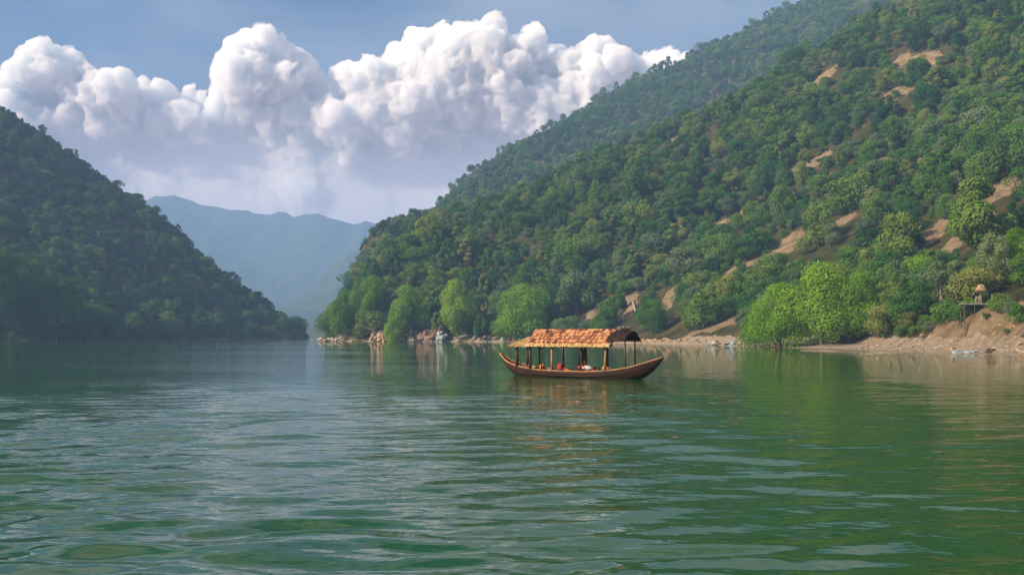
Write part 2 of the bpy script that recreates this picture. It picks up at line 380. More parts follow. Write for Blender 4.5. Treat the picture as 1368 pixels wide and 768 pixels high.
# bare soil patches: pixel centre, half width along, half depth, angle of the long axis seen from above
BARE = []
def bare(px, py, L, D, px2=None, py2=None):
    a = hit(px, py)
    if a is None: return
    if px2 is not None:
        b = hit(px2, py2)
        if b is not None: 
            BARE.append((a[:2], b[:2], D)); return
    BARE.append((a[:2] - [L, 0], a[:2] + [L, 0], D))
bare(985, 362, 0, 7, 1048, 330); bare(1055, 332, 0, 4, 1110, 312); bare(1172, 226, 0, 6, 1226, 218); bare(1092, 112, 0, 4, 1112, 94); bare(1098, 72, 4, 5)
bare(1205, 78, 0, 5, 1258, 82); bare(1352, 252, 8, 8); bare(1085, 220, 4, 4); bare(890, 192, 3, 4); bare(850, 188, 4, 4)
bare(1240, 322, 0, 3, 1262, 298); bare(790, 420, 0, 4, 832, 402); bare(838, 425, 0, 2.2, 846, 398); bare(905, 385, 0, 3, 870, 432); bare(930, 445, 0, 5, 985, 430); bare(1180, 130, 0, 3, 1215, 122)
bare(1262, 445, 0, 4, 1345, 420); bare(1300, 430, 0, 3, 1368, 440); bare(1120, 300, 0, 2.5, 1140, 285); bare(962, 300, 0, 2.5, 985, 290); bare(725, 255, 2, 3)
bare(1310, 290, 0, 3, 1275, 330);
def seg_d(x, y, a, b):
    ab = b - a; L2 = (ab ** 2).sum() + 1e-9
    t = np.clip(((x - a[0]) * ab[0] + (y - a[1]) * ab[1]) / L2, 0, 1)
    return np.hypot(x - a[0] - t * ab[0], y - a[1] - t * ab[1])
def bare_at(x, y):
    r = np.zeros_like(x)
    wob = 1 + .55 * fbm(x / 7, y / 7, 6.1, 3)
    for a, b, D in BARE: r = np.maximum(r, 1 - sstep(.35, 1.25, seg_d(x, y, a, b) / (D * .85) / np.clip(wob, .3, 2)))
    return r
bare_v = np.zeros_like(GX); near = (GY > 60) & (GY < 1260) & (np.abs(GX) < 500)
bare_v[near] = bare_at(GX[near], GY[near])
shore_v = np.where(GX < -95, .12, np.where(GX < 12, .5, 1.0)) * np.clip(np.where(GX < 45, sstep(1.3, .4, GZ), sstep(2.6, .9, GZ)) * sstep(-.6, 0.0, GZ + .8), 0, 1)
nX, nY = len(gx), len(gy); idx = np.arange(nX * nY).reshape(nY, nX)
FQ = np.stack([idx[:-1, :-1], idx[:-1, 1:], idx[1:, 1:], idx[1:, :-1]], -1).reshape(-1, 4)
terr = mesh_np('terrain', np.stack([GX, GY, GZ], -1).reshape(-1, 3), FQ, M['ground'], smooth=True)
for nm, arr in (('bare', bare_v), ('shore', shore_v)):
    a = terr.data.attributes.new(nm, 'FLOAT', 'POINT'); a.data.foreach_set('value', arr.ravel().astype(np.float32))
tag(terr, kind='structure')

# far blue mountains closing the valley
def mountain(name, crest, depth, seed, rough):
    """crest: list of world points; both flanks fall to the valley floor"""
    C_ = polyline([np.array(p, float) for p in crest], 18)
    n = len(C_); k = 36; P = np.zeros((n, 2 * k + 1, 3))
    for j in range(-k, k + 1):
        s = j / k
        x = C_[:, 0] + .12 * depth * s; y = C_[:, 1] + depth * s
        z = C_[:, 2] * (1 - abs(s)) ** 1.15
        z = z + rough * (1 - abs(s)) * (.9 * fbm(x / 160, y / 160, seed, 5) + .25 * fbm(x / 22, y / 22, seed + 3, 3) * min(1, 4 * abs(s) + .35)) * np.minimum(1, C_[:, 2] / 60)
        P[:, j + k] = np.stack([x, y, np.where(abs(s) > .995, -4, z)], 1)
    mb = MB(); mb.grid(P, True); o = mb.build(name, M['far_hill'], smooth=True); tag(o, kind='structure'); return o
def crest(pts, Y, Y2=None): 
    n = len(pts); return [at(px, py, Y if Y2 is None else Y + (Y2 - Y) * i / (n - 1)) for i, (px, py) in enumerate(pts)]
mountain('mountain', crest([(20, 330), (120, 292), (170, 276), (216, 270), (250, 272), (275, 279), (300, 286), (330, 285), (352, 291), (372, 290), (392, 296), (415, 294), (440, 295), (458, 297), (472, 300), (488, 295), (505, 300), (560, 330), (640, 352), (720, 372)], 3300), 640, 1.1, 26)
mountain('mountain', crest([(300, 447), (350, 425), (385, 402), (400, 394), (420, 380), (440, 362), (470, 335), (510, 310), (600, 280)], 2250, 2400), 320, 4.4, 18)

# ------------------------------------------------------------------ water
def river():
    ys = [-250, -120, -60, -30, -15, -8, -4, -1, 1, 2.5]; y = 3.5
    while y < 3900: ys.append(y); y += max(.065, .0088 * y)
    ys = np.array(ys); xs = [0.0]; x = 0.0
    while x < 1400: x += max(.075, .011 * x); xs.append(x)
    xs = np.array(xs); xs = np.concatenate([-xs[:0:-1], xs])
    X, Y = np.meshgrid(xs, ys); sp_ = np.maximum(np.gradient(xs)[None, :] * np.ones_like(X), np.gradient(ys)[:, None] * np.ones_like(X))
    Z = np.zeros_like(X); r = np.random.default_rng(3)
    near_r = 1 - sstep(-6, 10, X - .16 * Y)               # calmer under the right bank
    gust = .72 + .55 * fbm(X / 14, Y / 24, .5, 3)
    amp = (.42 + .58 * near_r) * np.clip(gust, .25, 1.6)
    wx = X + .5 * fbm(X / 3.2, Y / 3.2, 2.2, 2); wy = Y + .5 * fbm(X / 3.2, Y / 3.2, 7.7, 2)
    for i in range(80):
        lam = .24 * (2.1 / .24) ** r.random() ; k = 2 * math.pi / lam
        th = math.pi / 2 + r.normal() * .30 + .16
        slope = .041 * min(1.0, (lam / .9) ** .3) * min(1.0, (2.0 / lam) ** .8)
        a = slope / k
        att = np.clip((lam / sp_ - 3.0) / 4.0, 0, 1)
        ph = k * (wx * math.cos(th) + wy * math.sin(th)) + r.random() * 6.28
        s_ = np.sin(ph); Z += att * a * (s_ + .22 * np.cos(2 * ph))
    Z *= amp
    V = np.stack([X, Y, Z], -1).reshape(-1, 3); n, m_ = X.shape; id_ = np.arange(n * m_).reshape(n, m_)
    F = np.stack([id_[:-1, :-1], id_[:-1, 1:], id_[1:, 1:], id_[1:, :-1]], -1).reshape(-1, 4)
    m, t, o = mat('river_water')
    p = N(t, 'ShaderNodeBsdfPrincipled'); p.inputs['IOR'].default_value = 1.48; p.inputs['Roughness'].default_value = .02
    n1 = noise_node(t, .03, 3, .5, 'Object'); rp = ramp_node(t, [(.3, (.005, .048, .007)), (.7, (.009, .068, .009))]); t.links.new(n1.outputs['Fac'], rp.inputs[0]); t.links.new(rp.outputs[0], p.inputs['Base Color'])
    a1 = noise_node(t, 1.0, 3, .55, 'Object', (.55, 1.1, 1)); a2 = noise_node(t, 4.0, 2, .5, 'Object', (.6, 1.2, 1))
    ad = N(t, 'ShaderNodeMath', operation='MULTIPLY_ADD'); t.links.new(a2.outputs['Fac'], ad.inputs[0]); ad.inputs[1].default_value = .26; t.links.new(a1.outputs['Fac'], ad.inputs[2])
    g = noise_node(t, .035, 3, .6, 'Object', (.5, 1.4, 1)); gr = N(t, 'ShaderNodeMapRange'); gr.inputs[1].default_value = .35; gr.inputs[2].default_value = .68; gr.inputs[3].default_value = .22; gr.inputs[4].default_value = 1.0
    t.links.new(g.outputs['Fac'], gr.inputs[0])
    b = N(t, 'ShaderNodeBump'); b.inputs['Distance'].default_value = .10; t.links.new(gr.outputs[0], b.inputs['Strength']); t.links.new(ad.outputs[0], b.inputs['Height']); t.links.new(b.outputs[0], p.inputs['Normal'])
    t.links.new(p.outputs[0], o.inputs[0])
    o_ = mesh_np('river', V, F, m, smooth=True); tag(o_, kind='structure'); return o_
river()

# ------------------------------------------------------------------ haze
def haze():
    mb = MB(); mb.box((0, 1800, 236), (8000, 4400, 488))
    m, t, o = mat('haze_air'); pv = N(t, 'ShaderNodeVolumePrincipled'); pv.inputs['Color'].default_value = (.33, .54, .92, 1); pv.inputs['Density'].default_value = .00035
    t.links.new(pv.outputs[0], o.inputs['Volume'])
    h = mb.build('haze', m); tag(h, kind='stuff')
haze()

# ------------------------------------------------------------------ clouds: heaped cumulus far beyond the mountains
def clouds():
    # overlapping puffs merged into one vapour body
    D = 9000.0
    L = [(88, 92, 28), (60, 108, 26), (115, 110, 28), (150, 108, 14), (25, 128, 30), (100, 145, 45), (150, 150, 40), (55, 165, 50), (-20, 140, 40), (-60, 130, 45),
         (212, 126, 15), (235, 145, 25), (262, 133, 18), (250, 172, 40), (300, 152, 34), (345, 88, 30), (375, 70, 23), (330, 113, 33), (365, 112, 40), (395, 102, 24), (405, 152, 42), (340, 172, 56), (440, 138, 22), (432, 168, 40), (285, 205, 52), (200, 190, 44),
         (475, 122, 24), (500, 112, 18), (520, 142, 44), (545, 88, 30), (572, 72, 25), (555, 122, 48), (600, 79, 28), (640, 58, 32), (625, 92, 42), (662, 68, 27), (682, 92, 28), (715, 68, 18), (752, 88, 25), (735, 114, 44), (790, 99, 30), (820, 108, 25), (850, 99, 22), (872, 92, 15), (780, 142, 56), (620, 152, 74), (490, 180, 50), (842, 134, 38), (702, 162, 66), (900, 110, 30), (940, 120, 40)]
    r = np.random.default_rng(8); me = bpy.data.meshes.new('cloud')
    sph = []
    for px, py, rad in L:
        q = at(px, py + 7, D); k = D / FPX; rr = rad * k; q[1] += r.normal() * rr * .5 + (rad - 40) * k * .6
        sph.append((q, rr * .82))
        for i in range(int(5 + rad * .16)):
            d = r.normal(size=3); d[1] = -abs(d[1]) * .8; d[2] += .35; d /= np.linalg.norm(d); r2 = rr * r.uniform(.28, .55)
            c2 = q + d * (rr * .84 - r2 * .25); sph.append((c2, r2))
            if r2 > 12 * k / 2:
                for j in range(2):
                    e = d + r.normal(size=3) * .7; e[1] = -abs(e[1]); e /= np.linalg.norm(e); sph.append((c2 + e * r2 * .85, r2 * r.uniform(.3, .5)))
    for px in range(-80, 960, 34):
        top = min([py + (abs(px - lx) / max(lr, 1)) ** 2 * 20 for lx, py, lr in L])
        for py in range(int(top) + 62, 330, 34):
            q = at(px + r.normal() * 6, py + r.normal() * 6, D); q[1] += r.normal() * 40; sph.append((q, 52 * D / FPX))
    import bmesh
    bm = bmesh.new(); bmesh.ops.create_icosphere(bm, subdivisions=2, radius=1); bm.verts.ensure_lookup_table()
    sv = np.array([v.co[:] for v in bm.verts]); sf = np.array([[v.index for v in f.verts] for f in bm.faces]); bm.free()
    V = np.concatenate([sv * rr + q for q, rr in sph]); F = np.concatenate([sf + i * len(sv) for i in range(len(sph))])
    tmp = mesh_np('cloud_source', V, F, [], link=True)
    md = tmp.modifiers.new('r', 'REMESH'); md.mode = 'VOXEL'; md.voxel_size = 13.0; md.adaptivity = 0
    dg = bpy.context.evaluated_depsgraph_get(); me = bpy.data.meshes.new_from_object(tmp.evaluated_get(dg)); bpy.data.objects.remove(tmp)
    n = len(me.vertices); co = np.empty(n * 3, np.float32); me.vertices.foreach_get('co', co); co = co.reshape(-1, 3).astype(float)
    no = np.empty(n * 3, np.float32); me.vertex_normals.foreach_get('vector', no); no = no.reshape(-1, 3)
    x, y, z = co.T
    b = 0
    for f, a in ((1 / 420., 80.), (1 / 190., 44.), (1 / 85., 34.), (1 / 40., 20.), (1 / 24., 12.)):
        b = b + a * (1 - 2.0 * np.abs(fbm(x * f, y * f, z * f, 2)))
    co = co + no * b[:, None]
    me.vertices.foreach_set('co', co.astype(np.float32).ravel()); me.polygons.foreach_set('use_smooth', np.ones(len(me.polygons), bool)); me.update()
    # the heap thins out towards its base
    th_ = .08 + .92 * sstep(1250, 2300, z + 260 * fbm(x / 900, z / 900, .4, 3)); co[:, 1] = D + (co[:, 1] - D) * th_
    me.vertices.foreach_set('co', co.astype(np.float32).ravel()); me.update()
    tmp = bpy.data.objects.new('cloud_source', me); COL.objects.link(tmp)                   # one clean closed skin round the vapour
    md = tmp.modifiers.new('r', 'REMESH'); md.mode = 'VOXEL'; md.voxel_size = 10.0; md.adaptivity = 0
    dg = bpy.context.evaluated_depsgraph_get(); me = bpy.data.meshes.new_from_object(tmp.evaluated_get(dg)); bpy.data.objects.remove(tmp)
    m, t, o = mat('cloud_vapour')
    pv = N(t, 'ShaderNodeVolumeScatter'); pv.inputs['Color'].default_value = (.90, .80, .72, 1); pv.inputs['Density'].default_value = .024; pv.inputs['Anisotropy'].default_value = 0.0
    t.links.new(pv.outputs[0], o.inputs['Volume'])
    me.materials.clear(); me.materials.append(m)
    ob = bpy.data.objects.new('clouds', me); COL.objects.link(ob); tag(ob, kind='stuff'); print('cloud verts', n)
clouds()

# ------------------------------------------------------------------ trees
def leaf_cloud(r, centres, radii, n, size, up=.25, squash=.85, droop=0.0, inner=.55, tilt=.36):
    """small folded leaf sprays over the lobes of a crown"""
    w = radii ** 2; w = w / w.sum(); k = r.choice(len(centres), n, p=w)
    d = r.normal(size=(n, 3)); d[:, 2] += up; d /= np.linalg.norm(d, axis=1)[:, None]
    rad = radii[k] * (inner + (1.08 - inner) * r.random(n) ** .45)
    c_ = centres[k] + d * rad[:, None] * np.array([1, 1, squash])
    if droop: c_[:, 2] -= droop * r.random(n) ** 2 * radii[k]
    nn = d + r.normal(size=(n, 3)) * tilt; nn /= np.linalg.norm(nn, axis=1)[:, None]
    t = np.cross(nn, r.normal(size=(n, 3))); t /= np.linalg.norm(t, axis=1)[:, None]; b = np.cross(nn, t)
    s = size * r.uniform(.55, 1.25, n)[:, None]
    a0 = c_ - t * s; a1 = c_ + b * s * .6 + nn * s * .12; a2 = c_ + t * s * 1.05 - nn * s * .15; a3 = c_ - b * s * .6 + nn * s * .12
    V = np.stack([a0, a1, a2, a3], 1).reshape(-1, 3); F = np.arange(4 * n).reshape(n, 4)
    return V, F
def crown_lobes(r, H, W_, base, kind):
    """lobes inside the crown's outline; H total height, W_ crown width, base height of the crown's underside"""
    C_ = []; Rr = []; ch = H - base
    k = {'round': 16, 'tall': 18, 'spread': 30, 'bush': 12, 'airy': 16, 'umbrella': 9}[kind]
    for i in range(k):
        u = r.random() ** .8; th = r.random() * 6.28
        if kind == 'umbrella': u = .45 + .5 * r.random(); prof = .8 * math.sqrt(max(0, 1 - ((u - .55) / .5) ** 2))
        elif kind == 'tall': prof = .30 + .72 * math.sin(math.pi * min(1, (u * .85 + .12)) ** 1.1)
        elif kind == 'spread': prof = (1 - u * u) ** .5
        else: prof = math.sin(math.pi * (.14 + .78 * u)) ** .75
        q = W_ * .5 * prof * (.35 + .5 * r.random())
        rr = (.19 + .13 * r.random()) * W_ * (1.0 - .25 * u) * {'tall': .8, 'airy': .8, 'spread': .78}.get(kind, 1)
        z = base + u * (ch - rr * .9) + rr * .35
        C_.append((math.cos(th) * q, math.sin(th) * q, z)); Rr.append(rr)
    return np.array(C_), np.array(Rr)
def limb_mesh(r, C_, H, base, r0, limbs=5):
    mb = MB(); lean = r.normal(size=2) * .015 * H
    top = np.array([lean[0], lean[1], base + (H - base) * .62]); fork = np.array([lean[0] * .4, lean[1] * .4, base * .85 + .05 * H])
    mid = np.array([lean[0] * .15 + r.normal() * .02 * H, lean[1] * .15, fork[2] * .5])
    mb.tube([(0, 0, -1.0), (0, 0, .0), mid, fork, (fork + top) / 2 + r.normal(size=3) * .02 * H, top], [r0 * 1.5, r0 * 1.25, r0, r0 * .85, r0 * .5, r0 * .15], 7)
    order = r.permutation(len(C_))[:limbs]
    for i in order:
        a = fork * (1 - .25 * r.random()) ; a[:2] = fork[:2]; b = C_[i]; m_ = (a + b) / 2 + np.array([0, 0, -.05 * H]) * r.random()
        mb.tube([a, m_, b], [r0 * .55, r0 * .35, r0 * .12], 5)
    return mb
KINDS = {}
def make_kind(key, kind, H, W_, base, n, size, leafmat, barkmat='bark', seed=0, **kw):
    """unit-size mesh pair (crown, trunk) kept as mesh data"""
    r = np.random.default_rng(seed)
    C_, Rr = crown_lobes(r, H, W_, base, kind); V, F = leaf_cloud(r, C_, Rr, n, size, **kw)
    a = mesh_np('crown', V, F, M[leafmat], link=False); b = limb_mesh(r, C_, H, base, {'bush': .015, 'airy': .013}.get(kind, .024) * H, 5)
    F2 = ([np.concatenate(b.Q)] if b.Q else []) + ([np.concatenate(b.T)] if b.T else [])
    b = mesh_np('trunk', np.concatenate(b.V), F2, M[barkmat], link=False, smooth=True)
    KINDS[key] = (a.data, b.data, H, W_); bpy.data.objects.remove(a); bpy.data.objects.remove(b)
for s in range(5): make_kind(f'round{s}', 'round', 9, 7.8 + s * .4, .8, 4600, .23, 'leaf', seed=10 + s)
for s in range(3): make_kind(f'tall{s}', 'tall', 11, 6.0 + s * .3, 1.4, 4400, .23, 'leaf', seed=20 + s)
for s in range(3): make_kind(f'bush{s}', 'bush', 4.2, 5.4 + s * .4, .0, 2400, .18, 'leaf', seed=30 + s)
for s in range(2): make_kind(f'grey{s}', 'round', 8, 7.5, .8, 4200, .21, 'leaf_grey', seed=40 + s)
for s in range(3): make_kind(f'umbrella{s}', 'round', 9.5, 6.6 + s * .6, 2.4, 3000, .24, 'leaf', seed=50 + s)
for s in range(3): make_kind(f'fresh{s}', 'spread', 13, 13, 0.6, 22000, .165, 'leaf_bright', seed=60 + s, droop=.5, inner=.7)
for s in range(2): make_kind(f'olive{s}', 'tall', 16, 11, 1.0, 14000, .24, 'leaf', seed=70 + s, inner=.5)
for s in range(2): make_kind(f'airy{s}', 'airy', 9, 6.8, 2.2, 6000, .15, 'leaf_grey', 'bark_pale', seed=80 + s, inner=.3)
for s in range(2): make_kind(f'lush{s}', 'round', 18, 16, 1.0, 15000, .27, 'leaf', seed=90 + s, inner=.65)
for s in range(2): make_kind(f'lushb{s}', 'round', 18, 16, .6, 15000, .27, 'leaf_bright', seed=94 + s, inner=.65)
make_kind('small_fresh', 'round', 5, 4.6, 1.8, 3600, .14, 'leaf_bright', seed=99)

def tree(name, kind, x, y, z, h, rz, tint, label, cat, group=None, wide=1.0, parts=True):
    cm, tm, H, W_ = KINDS[kind]; s = h / H
    o = empty(name, (x, y, z), rz); o.scale = (s * wide, s * wide, s)
    a = bpy.data.objects.new('crown', cm); b = bpy.data.objects.new('trunk', tm)
    for q in (a, b): COL.objects.link(q); q.parent = o
    a['tint'] = float(tint)
    tag(o, label, cat, group); return o

# ---- trees one can name
def named(name, kind, px, py, Y, h, tint, label, wide=1.0, cat='tree', rz=None, group=None):
    if Y is None:
        g = hit(px, py); Y = g[1]; h = h * Y / FPX
    q = at(px, py, Y); z = float(hz(q[0], Y)); 
    NAMED.append((q[0], Y, h * .33 * wide))
    return tree(name, kind, q[0], Y, max(z, -.3) - .15, h, random.random() * 6.28 if rz is None else rz, tint, label, cat, group, wide)
NAMED = [(72, 148.0, 8.5)]      # the clearing round the platform
# bright clump by the right bank
named('leafy_tree', 'fresh0', 1098, 462, 192, 15.6, .86, 'large fresh green spreading tree over the water in the middle of the bright clump', 1.12)
named('leafy_tree', 'fresh1', 1042, 463, 197, 12.6, .68, 'bright green tree on the boat side of the bright clump, foliage down to the water', .95)
named('leafy_tree', 'fresh2', 1146, 461, 189, 13.4, .60, 'bright green tree on the beach side of the bright clump', .85)
named('leafy_tree', 'fresh1', 1010, 463, 204, 9.0, .40, 'smaller bushy tree beside the bright clump, hanging over the pale shore rocks', .8, rz=2.1)
# by the platform and above
named('leafy_tree', 'olive0', 1312, 352, None, 132, .74, 'tall olive green tree with a broad crown rising above all others over the eroded bank', 1.0)
named('leafy_tree', 'round1', 1200, 352, None, 66, .80, 'yellow green round tree standing on the slope above the bright waterside clump', 1.0)
named('leafy_tree', 'round3', 1172, 376, None, 52, .78, 'yellowish broad tree just behind the top of the bright waterside clump', 1.0)
named('leafy_tree', 'small_fresh', 1234, 386, None, 46, .62, 'small bright green tree with a bare stem on the slope left of the parasol', 1.0)
named('feathery_tree', 'airy0', 1256, 425, 163, 9.4, .60, 'feathery olive tree on two slim pale stems at the head of the eroded bank', 1.1)
named('feathery_tree', 'airy1', 1275, 420, 168, 8.2, .75, 'thin brownish feathery tree between the pale stemmed tree and the wooden platform', 1.0)
named('feathery_tree', 'airy0', 1333, 400, 158, 9.5, .95, 'pale green feathery tree with a slim trunk just right of the wooden platform', .8, rz=1.0)
named('leafy_tree', 'fresh2', 1366, 412, 160, 8.5, .30, 'dense green tree crowding the top of the bank beyond the wooden platform', .9, rz=.5)
# lone tree behind the boat
named('leafy_tree', 'fresh0', 700, 458, 334, 18.5, .72, 'bright fresh green round tree at the water behind the stern of the boat', 1.22, rz=2.5)
named('leafy_tree', 'lush0', 738, 454, 346, 15, .20, 'dark green tree close behind the bright round tree at the water', .8)
named('leafy_tree', 'lushb1', 612, 457, 350, 20.5, .92, 'tall yellow flecked tree on the shore above the red rock', .72)
named('leafy_tree', 'lushb0', 548, 457, 358, 19, .62, 'full green tree on the shore behind the small lime green tree', .85, rz=1.2)
named('leafy_tree', 'fresh1', 525, 453, 350, 9.0, .85, 'small lime green tree over the tan rock outcrop', .75, rz=4)
named('leafy_tree', 'lushb1', 492, 452, 372, 20, .50, 'olive green tree on the rocky point, second from its tip', .75, rz=2)
named('leafy_tree', 'lushb0', 462, 455, 374, 17.5, .36, 'dark olive tree at the very tip of the rocky point', .72, rz=3)
named('leafy_tree', 'grey0', 770, 440, 340, 17, .55, 'dusty grey green round tree on the slope right of the bright lone tree', .9)
named('leafy_tree', 'lush0', 870, 452, 285, 11, .45, 'dense green tree at the shore right behind the bow canopy of the boat', .9, rz=5)
named('leafy_tree', 'round2', 815, 440, 318, 8.5, .62, 'small round green tree on the slope above the boat roof', 1.0)
# dark clump on the left bank
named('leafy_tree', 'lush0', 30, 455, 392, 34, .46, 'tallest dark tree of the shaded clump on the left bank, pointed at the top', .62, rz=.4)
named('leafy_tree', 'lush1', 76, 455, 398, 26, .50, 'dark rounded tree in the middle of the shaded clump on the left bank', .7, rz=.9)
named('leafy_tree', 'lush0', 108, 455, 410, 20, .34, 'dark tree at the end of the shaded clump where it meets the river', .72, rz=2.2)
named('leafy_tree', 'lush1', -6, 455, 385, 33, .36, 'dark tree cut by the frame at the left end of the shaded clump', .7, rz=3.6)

# ---- the forest: every tree stands at its own survey point
def scatter():
    pts = []
    r = np.random.default_rng(21)
    xs = []; ys = []
    for (x0, x1, y0, y1, s) in ((-470, -60, 340, 720, 3.9), (-110, 420, 90, 560, 3.8), (-120, 560, 560, 1290, 4.7)):
        X, Y = np.meshgrid(np.arange(x0, x1, s), np.arange(y0, y1, s)); X = X + r.uniform(-.5, .5, X.shape) * s; Y = Y + r.uniform(-.5, .5, Y.shape) * s
        xs.append(X.ravel()); ys.append(Y.ravel())
    x = np.concatenate(xs); y = np.concatenate(ys); z = hz(x, y)
    bare_ = bare_at(x, y); nz = fbm(x / 28, y / 28, 3.3, 3); nz2 = fbm(x / 11, y / 11, 9.1, 2)
    ok = (z > np.where(x < 45, .45, 1.5)) & (bare_ < .25 + .2 * nz2)
    ok &= r.random(len(x)) < np.clip(.93 + .35 * nz, .45, 1.0)
    # the eroded bank by the platform and the beach carry no trees
    px, py = project(np.stack([x, y, z], 1))
    ok &= ~((px > 1180) & (y < 172) & (z < 5.5)) & ~((px > 860) & (px < 1000) & (z < 3.0) & (y < 290))
    for nx_, ny_, rad in NAMED: ok &= np.hypot(x - nx_, (y - ny_) * .8) > rad * .8
    ok &= (px > -110) & (px < 1480) & (py > -120)
    x, y, z, nz, nz2, px, py = (a[ok] for a in (x, y, z, nz, nz2, px, py))
    bp = []
    for a, b, D in BARE:
        for q in np.linspace(0, 1, 5):
            p_ = a + (b - a) * q; zz = float(hz(p_[0], p_[1])); u_, v_ = project(np.array([[p_[0], p_[1], zz]])); bp.append((u_[0], v_[0], p_[1], D * 1330 / p_[1]))
    okb = np.ones(len(x), bool); rb = r.random(len(x)); pt_ = project(np.stack([x, y, z + 7.0], 1))[1]; wpx = 3.2 * 1330 / y
    for u_, v_, Y_, dpx in bp: okb &= ~((np.abs(px - u_) < wpx + dpx * .5) & (pt_ < v_ + 2) & (py > v_ - 1) & (y < Y_ + 3) & (rb < .66))
    x, y, z, nz, nz2, px, py = (a[okb] for a in (x, y, z, nz, nz2, px, py))
    # in sight? walk from the tree's top to the camera
    H = 8.0; vis = np.ones(len(x), bool)
    for f in np.linspace(.25, .985, 70):
        zz = CAM_H + (z + H + 4 - CAM_H) * f
        vis &= hz(x * f, y * f) < zz + .5
    return tuple(a[vis] for a in (x, y, z, nz, nz2, px, py)), r
(fx_, fy_, fz_, fn, fn2, fpx, fpy), rr_ = scatter()
n = len(fx_); print('forest points', n)
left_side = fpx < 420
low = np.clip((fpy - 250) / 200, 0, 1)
size = np.exp(rr_.normal(size=n) * .33) * np.where(rr_.random(n) < .05, 1.5, 1.0) * np.where(fn > .12, 1.15, .92)
u = rr_.random(n)
front = (fy_ < 480) & ~left_side
# kinds: index into PK
PK = ['round0', 'round1', 'round2', 'round3', 'round4', 'tall0', 'tall1', 'tall2', 'bush0', 'bush1', 'bush2', 'grey0', 'grey1', 'umbrella0', 'umbrella1', 'umbrella2']
pid = np.where(u < .46, rr_.integers(0, 5, n), np.where(u < .60, rr_.integers(5, 8, n), np.where(u < .86, rr_.integers(8, 11, n), rr_.integers(11, 13, n))))
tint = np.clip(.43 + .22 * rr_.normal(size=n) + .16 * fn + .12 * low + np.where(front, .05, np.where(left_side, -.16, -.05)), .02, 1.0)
tint = np.where(rr_.random(n) < .05, np.clip(tint + .3, 0, 1), tint)
# skyline: points next to the ridge whose top stands free
hgt = np.array([KINDS[k][2] for k in PK])[pid] * size * .63
nearh = np.minimum(np.clip(hgt, 1.6, 13), np.where(fy_ < 215, 6.0, 13.0))
pid = np.where((fy_ < 215) & (pid >= 11), pid - 6, pid)
above = np.zeros(n, bool)
pxt, pyt = project(np.stack([fx_, fy_, fz_ + nearh], 1))
d_ = np.stack([fx_ , fy_, fz_ + nearh * .8 - CAM_H], 1)
free = np.ones(n, bool)
for f in np.linspace(1.03, 2.2, 60): free &= hz(np.clip(d_[:, 0] * f, -2500, 2500), np.clip(d_[:, 1] * f, 0, 2900)) < CAM_H + d_[:, 2] * f - 1.0
sky_idx = np.where(free & (fpy < 440) & (fpx > -10) & (fpx < 1130) & (fy_ > 480))[0]
pick = []; 
for i in sky_idx[np.argsort(-fpx[sky_idx])]:
    if all(abs(fpx[i] - fpx[j]) > 8.5 for j in pick[-3:]): pick.append(i)
pick = pick[:230]; print('skyline', len(sky_idx), len(pick))
is_sky = np.zeros(n, bool); is_sky[pick] = True
crest_ = np.setdiff1d(sky_idx, pick); nearh[crest_] = np.minimum(nearh[crest_] * .55, 3.6)
app = nearh / fy_
vis_frame = (fpx > -15) & (fpx < 1383) & (pyt < 470) & (fpy > -5)

def where_is(px, py, Y):
    if px < 425: 
        return 'the shaded left hillside' 
    if Y > 600: return 'the hazy ridge behind the right hillside'
    return 'the right hillside'
def shade_word(t_): return 'dark green' if t_ < .32 else 'mid green' if t_ < .5 else 'olive green' if t_ < .68 else 'yellow green'
def spot(px, py, Y):
    """what stands nearest to a tree, in words"""
    marks = [((1098, 400), 'above the bright waterside clump'), ((1290, 400), 'above the wooden platform'), ((1310, 270), 'round the tall olive tree'), ((1015, 345), 'beside the long bare soil scar'), ((1200, 222), 'by the level tan clearing'),
             ((700, 400), 'behind the bright lone tree'), ((780, 390), 'above the boat roof'), ((612, 400), 'behind the yellow flecked tree'), ((500, 390), 'on the rocky point'), ((880, 400), 'above the boat bow'), ((1100, 90), 'by the high orange soil cuts'),
             ((1240, 80), 'by the highest tan clearing'), ((940, 430), 'above the pale shore rocks'), ((60, 390), 'behind the shaded waterside clump'), ((250, 420), 'low above the far left shore'), ((380, 440), 'at the foot of the left ridge'), ((880, 200), 'by the small pale scar on the spur'), ((1355, 250), 'beside the bare patch at the frame edge')]
    return min(marks, key=lambda m_: (m_[0][0] - px) ** 2 + (m_[0][1] - py) ** 2)[1]
KW = {'round': 'round', 'tall': 'tall narrow', 'grey': 'dusty grey', 'umbrella': 'flat topped', 'bush': 'low'}
def forest_label(i):
    k = PK[pid[i]].rstrip('0123456789'); w = KW[k]; sz = 'large' if nearh[i] > 8 else 'small' if nearh[i] < 5 else ''
    nm = 'shrub' if k == 'bush' else 'tree'
    sh = 'green' if k == 'grey' else shade_word(tint[i])
    return ' '.join(x for x in [sz if k != 'bush' else '', w, sh, nm, spot(fpx[i], fpy[i], fy_[i])] if x)
cand = np.where(vis_frame & ~is_sky)[0]
isb = (pid >= 8) & (pid < 11)
ct = cand[~isb[cand]]; cb = cand[isb[cand]]
sel_t = ct[np.argsort(-app[ct])][:270]; sel_b = cb[np.argsort(-app[cb])][:275]
indiv = np.zeros(n, bool)
SRC = {}
def put(i, name, cat, label, group, kind=None):
    k = kind or PK[pid[i]]
    o = tree(name, k, fx_[i], fy_[i], fz_[i] - .1, nearh[i], rr_.random() * 6.28, tint[i], label, cat, group, rr_.uniform(.8, 1.3))
    indiv[i] = True; SRC.setdefault(k, o)
for i in sel_t: put(i, 'forest_tree', 'tree', forest_label(i), 'forest trees on the hillsides')
